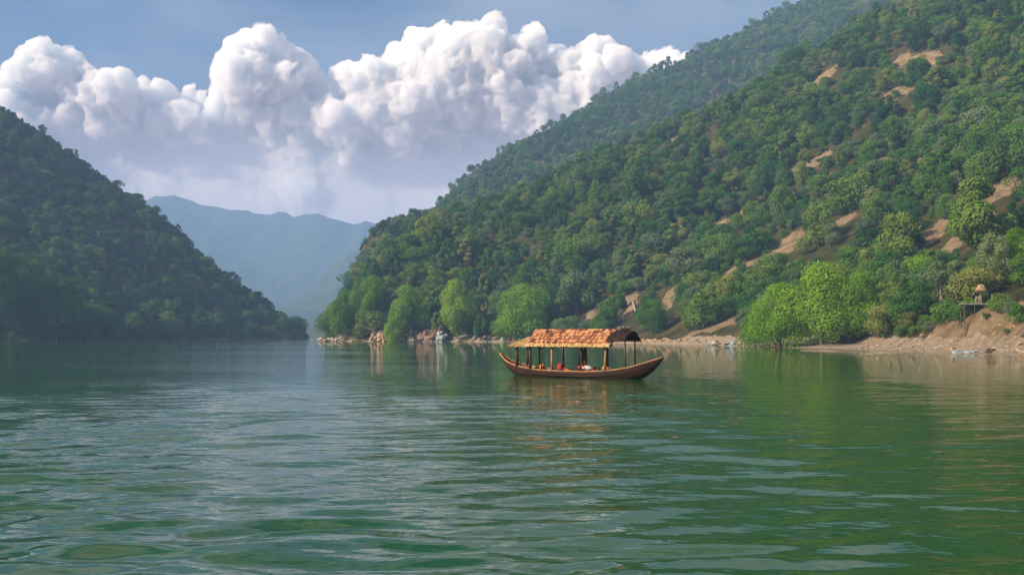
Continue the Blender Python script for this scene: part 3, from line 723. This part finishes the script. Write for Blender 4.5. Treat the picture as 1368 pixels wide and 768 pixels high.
for i in sel_b: put(i, 'shrub', 'shrub', forest_label(i), 'shrubs on the hillsides')
for i in pick:
    k = ['umbrella0', 'umbrella1', 'umbrella2', 'round2', 'tall1'][rr_.integers(0, 5)]
    nearh[i] = float(np.clip((9.5 + 7.5 * rr_.random()) * fy_[i] / 1330 * 1.05, 4.0, 14))
    side = 'left hill' if fpx[i] < 425 else 'right hill'
    cutp = 'high on' if fpy[i] < 150 else 'halfway down' if fpy[i] < 300 else 'low on'
    shp = {'u': 'round headed', 'r': 'bushy', 't': 'narrow'}[k[0]]
    put(i, 'skyline_tree', 'tree', f'{"tall" if nearh[i] / fy_[i] > .0101 else "small"} {shp} dark tree against the sky, {cutp} the {side} crest', 'trees along the skyline', k)
rest = np.where(~indiv)[0]; print('stuff', len(rest))

# all the other trees read as one mass of woodland
def woodland(name, sel):
    me = bpy.data.meshes.new(name); me.vertices.add(len(sel))
    me.vertices.foreach_set('co', np.stack([fx_[sel], fy_[sel], fz_[sel] - .1], 1).astype(np.float32).ravel())
    kinds = PK[:13]
    Hk = np.array([KINDS[k][2] for k in PK])
    for nm, arr, ty in (('tint', tint[sel], 'FLOAT'), ('yaw', rr_.random(len(sel)) * 6.28, 'FLOAT'), ('grow', nearh[sel] / Hk[pid[sel]], 'FLOAT'), ('girth', nearh[sel] / Hk[pid[sel]] * np.exp(rr_.normal(size=len(sel)) * .2), 'FLOAT'), ('sort_of_tree', np.minimum(pid[sel], 12), 'INT')):
        a = me.attributes.new(nm, ty, 'POINT'); a.data.foreach_set('value', np.asarray(arr, np.float32 if ty == 'FLOAT' else np.int32))
    o = bpy.data.objects.new(name, me); COL.objects.link(o); tag(o, kind='stuff')
    g = bpy.data.node_groups.new('woodland', 'GeometryNodeTree')
    g.interface.new_socket('Geometry', in_out='INPUT', socket_type='NodeSocketGeometry'); g.interface.new_socket('Geometry', in_out='OUTPUT', socket_type='NodeSocketGeometry')
    gi = N(g, 'NodeGroupInput'); go = N(g, 'NodeGroupOutput'); iop = N(g, 'GeometryNodeInstanceOnPoints'); iop.inputs['Pick Instance'].default_value = True
    jn = N(g, 'GeometryNodeJoinGeometry')
    for k in reversed(kinds):
        src = SRC[k]; j2 = N(g, 'GeometryNodeJoinGeometry')
        for chd in src.children:
            oi = N(g, 'GeometryNodeObjectInfo', transform_space='ORIGINAL'); oi.inputs['Object'].default_value = chd; g.links.new(oi.outputs['Geometry'], j2.inputs[0])
        ti = N(g, 'GeometryNodeGeometryToInstance'); g.links.new(j2.outputs[0], ti.inputs[0]); g.links.new(ti.outputs[0], jn.inputs[0])
    def attr(nm, ty):
        a = N(g, 'GeometryNodeInputNamedAttribute', data_type=ty); a.inputs['Name'].default_value = nm; return a.outputs['Attribute']
    g.links.new(gi.outputs[0], iop.inputs['Points']); g.links.new(jn.outputs[0], iop.inputs['Instance']); g.links.new(attr('sort_of_tree', 'INT'), iop.inputs['Instance Index'])
    cx = N(g, 'ShaderNodeCombineXYZ'); g.links.new(attr('yaw', 'FLOAT'), cx.inputs['Z']); g.links.new(cx.outputs[0], iop.inputs['Rotation']); cs = N(g, 'ShaderNodeCombineXYZ'); g.links.new(attr('girth', 'FLOAT'), cs.inputs[0]); g.links.new(attr('girth', 'FLOAT'), cs.inputs[1]); g.links.new(attr('grow', 'FLOAT'), cs.inputs[2]); g.links.new(cs.outputs[0], iop.inputs['Scale'])
    g.links.new(iop.outputs[0], go.inputs[0])
    md = o.modifiers.new('woodland', 'NODES'); md.node_group = g
    return o
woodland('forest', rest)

# ------------------------------------------------------------------ the boat
M['hull_wood'] = simple('hull_wood', [(.25, (.018, .008, .006)), (.5, (.046, .019, .012)), (.75, (.10, .042, .026))], 1.6, 7, .45, .4, stretch=(.35, 2, 4), spec=.4)
M['rail_wood'] = simple('rail_wood', [(.25, (.16, .075, .035)), (.5, (.30, .15, .07)), (.75, (.42, .24, .12))], 2.5, 6, .6, .4, stretch=(.4, 2, 2))
M['deck_wood'] = simple('deck_wood', [(.25, (.10, .045, .022)), (.5, (.22, .10, .05)), (.75, (.34, .18, .09))], 3, 6, .7, .4, stretch=(.4, 3, 2))
M['post_dark'] = simple('post_dark', [(.3, (.035, .020, .014)), (.7, (.11, .065, .042))], 6, 5, .7, .4, stretch=(2, 2, .3))
M['post_tan'] = simple('post_tan', [(.3, (.26, .14, .05)), (.7, (.50, .30, .12))], 6, 5, .6, .4, stretch=(2, 2, .3))
M['tile'] = simple('roof_tile', [(.15, (.07, .022, .014)), (.38, (.24, .09, .042)), (.60, (.45, .205, .095)), (.85, (.60, .31, .15))], 2.2, 5, .8, .4, bscale=14, island=.6)
M['straw'] = simple('straw', [(.2, (.22, .13, .05)), (.5, (.45, .29, .11)), (.8, (.58, .42, .21))], 3, 6, .85, .5, bscale=20, island=.5)
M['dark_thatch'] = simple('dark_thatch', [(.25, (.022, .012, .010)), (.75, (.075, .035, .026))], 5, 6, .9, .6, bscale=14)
M['grey_thatch'] = simple('grey_thatch', [(.25, (.13, .10, .09)), (.75, (.33, .28, .25))], 5, 6, .9, .6, bscale=14)
def cloth(name, c_): return simple(name, [(.3, tuple(v * .6 for v in c_)), (.7, c_)], 4, 4, .85, .4)
M['red_cloth'] = cloth('red_cloth', (.42, .06, .035)); M['orange_cloth'] = cloth('orange_cloth', (.60, .22, .07)); M['white_cloth'] = cloth('white_cloth', (.75, .70, .66)); M['navy_cloth'] = cloth('navy_cloth', (.03, .035, .05)); M['basket_weave'] = cloth('basket_weave', (.45, .24, .10))

BX, BY, BRZ = 4.0, 59.0, R(-35)
boat = empty('river_boat', (BX, BY, 0), BRZ)
tag(boat, 'long wooden river boat with an orange tiled roof on posts, upturned bow and stern', 'boat')
ss = np.concatenate([np.linspace(-5.8, -4, 16), np.linspace(-3.8, 3.2, 24), np.linspace(3.4, 5.45, 18)])
def sheer(s_): return np.interp(s_, [-5.8, -5.5, -5.0, -4.4, -3.8, -2.6, -1.2, 1.0, 2.4, 3.6, 4.6, 5.2, 5.45], [1.33, 1.10, .83, .66, .54, .41, .35, .35, .43, .62, .92, 1.13, 1.22])
def keel(s_): return np.interp(s_, [-5.8, -5.5, -5.1, -4.6, -3.8, -2.5, 2.6, 3.6, 4.3, 4.9, 5.3, 5.45], [1.25, .80, .36, .02, -.18, -.28, -.28, -.16, .08, .50, .95, 1.18])
def beam(s_): 
    t_ = np.where(s_ < 0, -s_ / 5.85, s_ / 5.5); return np.maximum(1.0 * np.clip(1 - t_ ** 2.7, 0, 1) ** .85, .025)
def section(s_, side, inset=0.0, k=9, z0=None):
    w = max(beam(s_) - inset, .012); g = sheer(s_) ; kz = keel(s_) + inset; a = np.linspace(0, math.pi / 2, k)
    y = w * np.cos(a) ** .75; z = kz + (g - kz) * (1 - np.sin(a) ** 1.35)
    return np.stack([np.full(k, s_), side * y, z], 1)
mb = MB()
for side in (-1, 1):
    P = np.array([section(s_, side) for s_ in ss]); mb.grid(P, side > 0)
    P2 = np.array([section(s_, side, .07) for s_ in ss]); mb.grid(P2, side < 0)
hull = mb.build('hull', M['hull_wood'], boat, True)
mb = MB()
for side in (-1, 1):
    for h_, off in ((-.10, .012), (-.24, .016)):
        path = np.array([[s_, side * (beam(s_) * (1 - .06 * abs(h_) * 4) + off), sheer(s_) + h_] for s_ in ss[3:-5]]); mb.tube(path, .013, 5)
mb.build('plank_seam', M['hull_wood'], hull)
for side in (-1, 1):
    mb = MB(); path = np.array([[s_, side * (beam(s_) - .03), sheer(s_) + .02] for s_ in ss]); mb.tube(path, np.interp(ss, [-5.8, -4, 4, 5.45], [.06, .045, .045, .06]), 6); mb.build('gunwale', M['rail_wood'], boat, True)
mb = MB(); P = np.array([[[s_, y * (beam(s_) - .10) * .9, .16 + .35 * max(0, sheer(s_) - .6)] for y in np.linspace(-1, 1, 9)] for s_ in np.linspace(-4.6, 4.3, 40)]); mb.grid(P); mb.build('deck', M['deck_wood'], boat)
for s_ in (-4.35, -3.45, -2.3, -1.2, -.1, 1.0, 2.0):
    mb = MB(); w = beam(s_) - .08; mb.box((s_, 0, .42), (.26, 2 * w, .05)); mb.box((s_, w * .6, .28), (.06, .06, .26)); mb.box((s_, -w * .6, .28), (.06, .06, .26)); mb.build('bench', M['deck_wood'], boat)
for s_, z0 in ((-4.9, .55), (4.2, .52)):
    mb = MB(); P = np.array([[[a, y * (beam(a) - .05), sheer(a) - .10] for y in np.linspace(-1, 1, 7)] for a in np.linspace(s_ - .55, s_ + .55, 8)]); mb.grid(P); mb.build('end_deck', M['deck_wood'] if s_ < 0 else M['hull_wood'], boat)
# posts
def post(s_, y, z1, m_, r_=.055, lean=0.0, z0=.15):
    if abs(y) > .5: z0 = float(sheer(s_)) + .01; y = math.copysign(min(abs(y), float(beam(s_)) - .02), y)
    mb = MB(); mb.tube([(s_ + lean, y, z0), (s_ + lean * .5, y, (z0 + z1) / 2), (s_, y, z1)], [r_ * 1.1, r_, r_ * .95], 8); return mb.build('post', m_, boat, True)
yy = .93
for s_, y, z1, m_, r_, lean in [(-4.05, -.68, 1.95, 'post_dark', .10, .0), (-4.15, .68, 1.95, 'post_dark', .07, 0), (-3.3, .80, 1.98, 'post_dark', .10, 0), (-2.95, -yy, 1.92, 'post_dark', .08, 0), (-1.35, -yy, 1.92, 'post_tan', .065, .0),
                                (-2.1, -yy, 1.92, 'post_dark', .04, 0), (.6, -yy, 1.92, 'post_dark', .038, .03), (-1.7, yy, 1.96, 'post_dark', .05, 0), (-.4, yy, 1.98, 'post_dark', .06, .10), (-.4, yy - .12, 1.98, 'post_dark', .06, -.16), (.35, .0, 2.65, 'post_dark', .10, .05), (1.35, yy, 1.96, 'post_dark', .075, 0), (2.3, -yy, 1.92, 'post_tan', .06, -.10), (2.2, -yy + .1, 1.92, 'post_tan', .045, .05),
                                (3.42, -.68, 2.25, 'post_dark', .045, 0), (3.32, .68, 2.25, 'post_dark', .045, 0)]: post(s_, y, z1, M[m_], r_, lean)
mb = MB(); mb.tube([(-4.95, -.1, .5), (-4.93, -.1, 1.5), (-4.90, -.1, 2.55)], [.035, .03, .022], 6); mb.build('pole', M['post_dark'], boat)
# main tiled roof: overlapping tiles on a gently rounded frame
def prof(y): return 2.78 - .98 * (abs(y) / 1.16) ** 1.08
def end_shift(y): return .22 * (abs(y) / 1.16) if y < 0 else -1.0 * (y / 1.16)
r = np.random.default_rng(4)
under = MB()
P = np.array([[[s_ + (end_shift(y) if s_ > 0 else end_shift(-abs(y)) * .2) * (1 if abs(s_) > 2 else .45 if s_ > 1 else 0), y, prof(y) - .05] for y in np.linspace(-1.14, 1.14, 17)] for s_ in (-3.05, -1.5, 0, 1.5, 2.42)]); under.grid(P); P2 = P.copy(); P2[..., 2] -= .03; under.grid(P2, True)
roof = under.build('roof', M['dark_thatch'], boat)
tl = MB(); rows = 5
for side in (-1, 1):
    for i in range(rows):
        y0 = 1.10 * i / rows; y1 = y0 + 1.10 / rows * 1.28
        for j in range(46):
            s0 = -3.1 + 5.62 * (j + .5 * (i % 2) * .9) / 46 + r.normal() * .008
            za, zb = prof(y0), prof(y1); cy = (y0 + y1) / 2; ang = math.atan2(zb - za, y1 - y0) + .16 + r.normal() * .012
            ca, sa = math.cos(ang), math.sin(ang); Mx = np.array([[1, 0, 0], [0, side * ca, -side * sa], [0, sa, ca]])
            sh_ = end_shift(side * cy) * max(0, (s0 - .5) / 2.0) if s0 > .5 else end_shift(-cy) * .2 if s0 < -2.5 else 0
            tl.box((s0 + sh_, side * cy, (za + zb) / 2 + .012 + r.random() * .005), (.100 + r.normal() * .006, (y1 - y0) * 1.04 + r.normal() * .012, .05), Mx)
tl.build('tiles', M['tile'], roof)
rc = MB()
for j in range(28): rc.box((-3.1 + 5.5 * (j + .5) / 28, 0, 2.80 + r.normal() * .006), (.19, .20, .07), taper=.7)
rc.build('ridge_cap', M['tile'], roof)
for side in (-1, 1):
    ev = MB()
    for j in range(150):
        s0 = -3.12 + (5.8 if side < 0 else 4.6) * (j + .5) / 150; ev.box((s0, side * (1.12 + r.normal() * .015), 1.86 + r.normal() * .015), (.05, .09, .15 + r.random() * .08), np.array([[1, 0, 0], [0, .85, -side * .5], [0, side * .5, .85]]))
    ev.tube([(-3.15, side * 1.10, 1.76), (2.72 if side < 0 else 1.5, side * 1.10, 1.76)], .035, 6); ev.build('eave', M['straw'], roof)
for s_ in (-2.9, -1.35, .3, 1.35):
    rf = MB(); rf.tube([(s_, y, prof(y) - .11) for y in np.linspace(-1.1, 1.1, 9)], .03, 5); rf.build('rafter', M['post_dark'], roof)
# stern awning of straw
def thatch(name, s0, s1, y_, zt, ze, m_, n_, parent, seed, power=1.4, hip0=.0):
    r = np.random.default_rng(seed); base = MB(); pf = lambda y, f=1.0: ze + (zt - ze) * (1 - (abs(y) / y_) ** power) * f
    P = np.array([[[s_, y, pf(y, (1 - hip0 + hip0 * min(1, (s_ - s0) / (.6 * (s1 - s0))))) - .02] for y in np.linspace(-y_, y_, 17)] for s_ in np.linspace(s0, s1, 6)]); base.grid(P); Q_ = P.copy(); Q_[..., 2] -= .07; base.grid(Q_, True)
    for a in (0, -1): base.grid(np.stack([P[a], Q_[a]], 0), a == 0)
    o = base.build(name, m_, parent); st = MB()
    for i in range(n_):
        s_ = r.uniform(s0, s1); y = r.uniform(-1, 1) * y_; f = (1 - hip0 + hip0 * min(1, (s_ - s0) / (.6 * (s1 - s0)))); sd = 1 if y > 0 else -1; y2 = y + sd * .22
        z_ = pf(y, f); z2 = pf(min(abs(y2), y_), f) - max(0, abs(y2) - y_) * .8
        st.tube([(s_, y, z_ + .02), (s_ + r.normal() * .03, y2, z2 + .015)], .016, 3, False)
    st.build('straw', m_, o); return o
thatch('stern_canopy', -4.45, -3.02, .95, 2.38, 1.88, M['straw'], 420, boat, 1, hip0=.7)
thatch('bow_canopy', 2.35, 3.55, .95, 2.70, 2.20, M['dark_thatch'], 300, boat, 2, power=1.9)
mb = MB(); rr2 = np.random.default_rng(6)
for i in range(60): a = rr2.random() * 3.1; mb.tube([(2.55 + rr2.random() * .7, rr2.normal() * .14, 2.76), (2.55 + rr2.random() * .8, rr2.normal() * .2, 2.83 + rr2.random() * .14)], .03, 4, False)
mb.build('thatch_bundle', M['grey_thatch'], boat)
mb = MB()
for y in (-.62, .62): mb.tube([(-4.3, y * 1.05, 1.86), (-3.05, y * 1.2, 1.86)], .035, 6)
mb.tube([(3.42, -.72, 2.2), (3.32, .72, 2.2)], .03, 6); mb.build('cross_beam', M['post_dark'], boat)
# cargo lying on the deck and benches
def lump(r, sx, sy, sz, k=14, m=9, rough=.18, flat=.35):
    th = np.linspace(0, 2 * math.pi, k + 1)[:-1]; ph = np.linspace(-math.pi / 2, math.pi / 2, m); P = np.zeros((m, k, 3)); o = r.random(3) * 50
    for i, p_ in enumerate(ph):
        d = np.stack([np.cos(p_) * np.cos(th), np.cos(p_) * np.sin(th), np.full(k, math.sin(p_))], 1); f = 1 + rough * fbm(d[:, 0] * 1.7 + o[0], d[:, 1] * 1.7 + o[1], d[:, 2] * 1.7 + o[2], 3); P[i] = d * f[:, None] * np.array([sx, sy, sz])
    P[..., 2] = np.maximum(P[..., 2], -sz * flat); return P
def lump_mb(r, *a, **k):
    P = lump(r, *a, **k); P = np.concatenate([P, P[:, :1]], 1); mb = MB(); mb.grid(P); return mb
r7 = np.random.default_rng(17); bm_ = Matrix.Translation((BX, BY, 0)) @ Matrix.Rotation(BRZ, 4, 'Z')
CARGO = [(-2.75, -.55, .46, 'basket_weave', .20, .16, 'basket', 'brown woven basket by the dark stern post'), (-3.6, -.45, .22, 'orange_cloth', .22, .25, 'bundle', 'orange tan sack on the deck under the straw stern awning'),
         (-3.15, -.6, .22, 'basket_weave', .24, .26, 'basket', 'tan basket on the deck where the straw awning meets the tiled roof'), (-2.3, -.5, .46, 'orange_cloth', .18, .28, 'bundle', 'small orange bundle on the bench nearest the stern awning'),
         (-1.05, -.55, .46, 'red_cloth', .24, .32, 'bundle', 'red bundle on the bench beside the tan post'), (-.75, -.4, .22, 'red_cloth', .25, .30, 'bundle', 'dark red bundle on the deck in the middle of the boat'), (-.45, -.62, .22, 'orange_cloth', .18, .26, 'bundle', 'orange bundle on the deck between the red bundle and the centre mast'),
         (.0, .2, .46, 'red_cloth', .18, .26, 'bundle', 'tall red bundle at the foot of the leaning pair of posts'), (.85, -.5, .46, 'white_cloth', .24, .22, 'bundle', 'white cloth bundle on the bench right of the centre mast'), (1.2, -.45, .22, 'red_cloth', .22, .26, 'bundle', 'small red bundle on the deck beside the white one'),
         (1.55, -.55, .22, 'navy_cloth', .20, .30, 'bundle', 'black bag on the deck near the front tan posts'), (2.05, -.5, .46, 'orange_cloth', .2, .24, 'bundle', 'orange red bundle at the foot of the front tan posts'), (2.45, -.3, .22, 'navy_cloth', .16, .28, 'bundle', 'small black bag on the deck in front of the tan posts'), (2.75, -.45, .26, 'orange_cloth', .20, .20, 'bundle', 'pinkish orange bundle farthest toward the bow')]
for s_, y, z, m_, w, h_, nm, lb in CARGO:
    mb = lump_mb(r7, w * r7.uniform(.9, 1.3), w * .8, h_ * .62, 18, 11, .55, .4); o = mb.build(nm, M[m_], None, True); p_ = bm_ @ Vector((s_, y, z + h_ * .36)); o.location = p_; o.rotation_euler = (0, 0, r7.random() * 6); tag(o, lb, nm, 'cargo on the boat')

for s_, y, z, w, d, h_, m_, lb in [(-3.75, -.25, .18, .42, .34, .36, 'deck_wood', 'brown slatted crate under the straw stern awning'), (-2.62, -.2, .18, .46, .36, .40, 'post_tan', 'tan slatted crate beside the dark stern post'), (-1.75, -.45, .18, .40, .32, .34, 'rail_wood', 'reddish brown crate left of the tan post'), (.55, .45, .18, .44, .34, .42, 'deck_wood', 'brown crate behind the centre mast'), (1.75, .3, .18, .40, .34, .40, 'rail_wood', 'reddish crate behind the front tan posts')]:
    mb = MB()
    for k in range(4):
        for y2 in (-d / 2, d / 2): mb.box((0, y2, h_ * (k + .5) / 4), (w, .02, h_ / 4 * .8))
        for x2 in (-w / 2, w / 2): mb.box((x2, 0, h_ * (k + .5) / 4 + .003), (.02, d - .03, h_ / 4 * .8))
    for x2 in (-1, 1):
        for y2 in (-1, 1): mb.box((x2 * (w / 2 - .03), y2 * (d / 2 - .03), h_ / 2), (.035, .035, h_ + .02))
    mb.box((0, 0, h_ * .93), (w - .05, d - .05, .02)); o = mb.build('crate', M[m_]); o.location = bm_ @ Vector((s_, y, z)); o.rotation_euler = (0, 0, BRZ + r7.normal() * .1); tag(o, lb, 'crate', 'crates on the boat')

# ------------------------------------------------------------------ rocks and other things on the banks
r9 = np.random.default_rng(29)
ROCKS = []
for i in range(9):
    P = lump(r9, 1, .8, .62, 26, 17, .42, .6); f = P.reshape(-1, 3); q_ = fbm(f[:, 0] * 3.1 + i * 9, f[:, 1] * 3.1, f[:, 2] * 3.1, 3); f = f * (1 + .10 * np.round(q_ * 3)[:, None] / 1.6); P = f.reshape(P.shape)
    P = np.concatenate([P, P[:, :1]], 1); mb = MB(); mb.grid(P); o = mb.build('boulder', M['rock']); ROCKS.append(o.data); bpy.data.objects.remove(o)
def rock(px, py, Y, w, m_, label, group, sq=(1, 1, 1), name='boulder', onground=True):
    q = at(px, py, Y); z = float(hz(q[0], Y)) if onground else q[2]
    me = ROCKS[r9.integers(0, 9)]; o = bpy.data.objects.new(name, me); COL.objects.link(o); o.location = (q[0], Y, max(z, -.15) + .12 * w * sq[2]); s_ = w / 2
    o.scale = (s_ * sq[0], s_ * sq[1], s_ * sq[2]); o.rotation_euler = (r9.normal() * .12, r9.normal() * .12, r9.random() * 6.28)
    o.material_slots[0].link = 'OBJECT'; o.material_slots[0].material = M[m_]; tag(o, label, 'rock', group); return o
# the rocky tip: stones strung out into the river
for i, (px, w, Y) in enumerate([(416, 1.2, 377), (423, 1.6, 376), (430, 3.2, 375), (437, 2.2, 374), (443, 3.6, 376), (449, 2.8, 373), (455, 3.8, 375), (461, 2.6, 372), (467, 3.0, 373)]):
    rock(px, 456, Y, w, 'rock' if i > 1 else 'rock_grey', ['small dark rock standing farthest out in the river off the rocky point', 'grey stone second from the end of the row off the rocky point'][i] if i < 2 else 'pale pinkish rock in the row running out from the rocky point', 'rocks off the rocky point', (1, .9, .9), onground=False)
rock(500, 455, 361, 5.0, 'rock_tan', 'narrow tan rock left of the big tan outcrop under the lime green tree', None, (.7, .8, 1.5)); rock(516, 455, 357, 6.5, 'rock_tan', 'big tan rock outcrop at the waterline under the lime green tree', None, (.9, .9, 1.5)); rock(524, 455, 356, 6.0, 'rock_tan', 'tan boulder leaning on the right of the big outcrop', None, (.8, .9, 1.6)); rock(536, 456, 355, 3.4, 'rock_tan', 'small brown rock in shadow right of the tan outcrop', None)
rock(572, 453, 352, 7.5, 'rock_red', 'reddish sloping rock slab above the waterline', None, (1.1, .9, .9)); rock(580, 451, 353, 7.0, 'rock_red', 'upper reddish rock leaning against the pale grey one', None, (1, .9, 1.4)); rock(590, 454, 350, 5.2, 'rock_grey', 'pale bluish grey rock right of the red slab', None, (.8, .9, 1.6)); rock(566, 456, 351, 2.2, 'rock_grey', 'small white rock at the foot of the red slab', None)
for px in (546, 551): rock(px, 457, 351, 1.4, 'rock_grey', 'tiny white rock at the waterline in the dark shade of the trees', 'white rocks in the shade')
for i in range(17):
    px = 606 + i * 6.0 + r9.normal() * 1.5; Y = np.interp(px, [606, 700], [350, 333]) + r9.normal() * 1.2 + 2
    rock(px, 457, Y, r9.uniform(1.2, 2.8), ['rock', 'rock_tan', 'rock_grey'][i % 3], 'pale or tan rock along the waterline behind the stern of the boat', 'rocks along the shore behind the boat', (1, .8, r9.uniform(.8, 1.3)))
for i in range(30):
    px = 850 + i * 5.0 + r9.normal() * 2; Y = np.interp(px, [860, 950, 1010], [278, 238, 206]) + r9.normal() * 1.5 + 2
    rock(px, 460, Y, r9.uniform(.8, 2.0), ['rock', 'rock_tan'][i % 2], 'pale or tan rock on the shore between the boat bow and the bright clump', 'rocks on the shore by the bright clump', (1, .8, r9.uniform(.6, 1.0)))
for px, w, m_, lb in [(956, 2.6, 'rock', 'large white rock at the waterline left of the bright clump'), (948, 2.0, 'rock_grey', 'dark green grey rock next to the large white rock'), (990, 1.9, 'rock', 'upright white rock under the edge of the bright clump'), (975, 2.4, 'rock_grey', 'dark mossy rock below the bright clump'), (1035, 2.0, 'rock_tan', 'tan rock in the water under the middle of the bright clump')]:
    rock(px, 463, np.interp(px, [860, 950, 1010, 1080], [277, 237, 205, 187]) + .6, w, m_, lb, None, (1, .8, 1.1))
for i in range(110):
    px = 1150 + i * 2.1 + r9.normal() * 3; Y = np.interp(px, [1080, 1200, 1290, 1368], [187, 158, 140, 123]) + abs(r9.normal()) * 5 + .5
    rock(px, 470, Y, r9.uniform(.25, 1.0) ** 1.3, ['rock', 'rock_tan', 'rock'][i % 3], 'small pale stone lying on the shingle beach below the eroded bank', 'stones on the beach', (1, .8, .8))
for i in range(12):
    px = r9.uniform(1225, 1366); py = r9.uniform(436, 453); h_ = hit(px, py, 100)
    if h_ is not None and h_[1] < 165: rock(px, py, h_[1], r9.uniform(.3, .9), 'rock_tan', 'brown stone or clod stuck in the face of the eroded bank', 'stones in the eroded bank', (1, .8, .8))
rock(1287, 470, 137.5, 3.6, 'rock_grey', 'long flat blue grey slab at the water edge of the beach, the left of two', None, (1, .8, .3)); rock(1301, 471, 136, 3.2, 'rock_grey', 'thin flat pale slab at the water edge of the beach, the right of two', None, (1, .7, .28)); rock(1323, 470, 133.5, 1.3, 'post_dark', 'small dark rock on the beach right of the flat slabs', None)

# wooden platform at the top of the eroded bank, with a thatched parasol
M['plank_pale'] = simple('plank_pale', [(.3, (.30, .22, .20)), (.7, (.55, .45, .42))], 3, 5, .8, .3, stretch=(.4, 3, 1))
q = at(1306, 406, 151.5); PX, PY, PZ = q
pf_ = empty('wooden_platform', (PX, PY, PZ), R(-8)); tag(pf_, 'pale plank platform standing on posts at the top of the eroded bank', 'platform')
mb = MB()
for i in range(9): mb.box((0, -1.0 + i * .25, 0), (4.9 + r9.normal() * .06, .22, .08))
for y in (-.9, .9): mb.box((0, y, -.11), (4.7, .12, .14))
mb.build('deck', M['plank_pale'], pf_)
for x_ in (-2.2, -.7, .8, 2.2):
    for y in (-.9, .9):
        gz = float(hz(PX + x_, PY + y)) - PZ - .5; mb = MB(); mb.tube([(x_, y, min(gz, -.4)), (x_, y, -.18)], .07, 6); mb.build('leg', M['bark'], pf_)
for x_, h_ in ((-.55, 1.15), (-.05, 1.3), (1.75, 1.5), (2.1, 1.1)):
    mb = MB(); mb.tube([(x_, -.85, .04), (x_ + .05, -.85, h_ * .5), (x_ + .12, -.83, h_)], [.09, .075, .06], 6); mb.build('post', M['bark_pale'], pf_, True)
mb = MB(); mb.tube([(1.7, -.85, 1.0), (2.25, -.85, .95)], .05, 6); mb.tube([(-.6, -.85, .8), (.0, -.85, .85)], .04, 6); mb.build('railing', M['plank_pale'], pf_)
q = Vector((PX + .7, PY + .3, PZ + .04)); um = empty('thatched_parasol', q); um.scale = (.82, .82, .82); tag(um, 'straw thatched parasol on a wooden post over the plank platform', 'parasol')
mb = MB(); mb.tube([(0, 0, 0), (.02, 0, 1.4), (0, 0, 3.0)], [.08, .07, .06], 6); mb.build('post', M['bark_pale'], um)
mb = MB(); rr3 = np.random.default_rng(3)
P = np.array([[[rad * math.cos(a), rad * math.sin(a), 3.6 - 1.1 * (rad / .95) ** 2.2] for a in np.linspace(0, 2 * math.pi, 17)] for rad in (.02, .25, .5, .75, .95)]); mb.grid(P, True)
for i in range(300):
    a = rr3.random() * 6.28; r0_ = rr3.random() ** .5 * .8; r1_ = r0_ + .3; f = lambda x_: 3.63 - 1.1 * (x_ / .95) ** 2.2
    mb.tube([(r0_ * math.cos(a), r0_ * math.sin(a), f(r0_)), (r1_ * math.cos(a) * .97, r1_ * math.sin(a), f(r1_) + .05)], .02, 3, False)
M['old_straw'] = simple('old_straw', [(.2, (.20, .13, .06)), (.5, (.38, .27, .14)), (.8, (.50, .39, .23))], 3, 6, .9, .5, bscale=20, island=.5); mb.build('canopy', M['old_straw'], um)
# pale forked dead trunk on the slope above the boat roof
a = hit(845, 404); 
if a is not None:
    dt = empty('dead_tree', a); tag(dt, 'bare pale forked dead trunk on the slope above the bow canopy', 'dead tree')
    b1 = hit(820, 428); b2 = hit(851, 428)
    for b_ in (b1, b2):
        if b_ is None: continue
        v = np.array(b_) - a; n_ = np.array([0, -.2, .6]); mb = MB(); mb.tube([n_ * 1.0, v * .5 + n_ * 1.2, v + n_], [.45, .36, .22], 7); mb.build('limb', M['bark_pale'], dt, True)
a = hit(1293, 440); b_ = hit(1289, 452)
if a is not None and b_ is not None:
    mb = MB(); v = b_ - a; mb.tube([(0, 0, .25), v * .5 + [0.1, 0, .3], v + [0, 0, .1]], [.10, .12, .07], 6); o = mb.build('fallen_branch', M['bark'], None, True); o.location = a; tag(o, 'dark fallen branch lying down the face of the eroded bank', 'branch')
for px, py, h_, k_, lb in [(1270, 428, 3.4, 'bush0', 'green shrub on the bank just left of the platform legs'), (1283, 432, 2.4, 'bush1', 'low shrub in front of the platform legs'), (1258, 436, 2.6, 'bush2', 'low green shrub at the side of the eroded bank'), (1296, 424, 2.6, 'bush1', 'shrub under the middle of the platform'),
                         (1338, 416, 2.8, 'bush0', 'shrub on the bank edge right of the platform'), (1352, 424, 2.2, 'grey1', 'dusty shrub on the bank face near the frame edge'), (1364, 432, 2.6, 'bush2', 'green shrub low on the bank at the frame edge'), (1318, 436, 1.3, 'grey0', 'small dry tuft in the middle of the bare bank face'), (1240, 444, 1.8, 'grey1', 'dry tuft at the foot of the bank by the clump side'), (1205, 452, 2.2, 'bush0', 'low shrub at the back of the beach beside the bright clump'), (1222, 448, 1.5, 'bush1', 'small green tuft at the back of the shingle beach'), (1345, 447, 1.1, 'grey0', 'small dry tuft at the foot of the bank near the frame edge')]:
    g_ = hit(px, py, 100)
    if g_ is not None: tree('shrub', k_, g_[0], g_[1], g_[2] - .1, h_, random.random() * 6, .45 + .3 * random.random(), lb, 'shrub', None, 1.1)
# small red leaved shrub by the lone tree
q = at(708, 446, 329); z = float(hz(q[0], 333))
make_kind('redshrub', 'bush', 4.2, 3.6, .3, 500, .28, 'leaf_red', seed=5)
tree('shrub', 'redshrub', q[0], 331, max(float(hz(q[0], 331)), .2), 4.6, 0, .5, 'small orange red shrub by the trunk of the bright lone tree', 'shrub')
print('platform ground', hz(PX, PY), PZ, PX, PY)
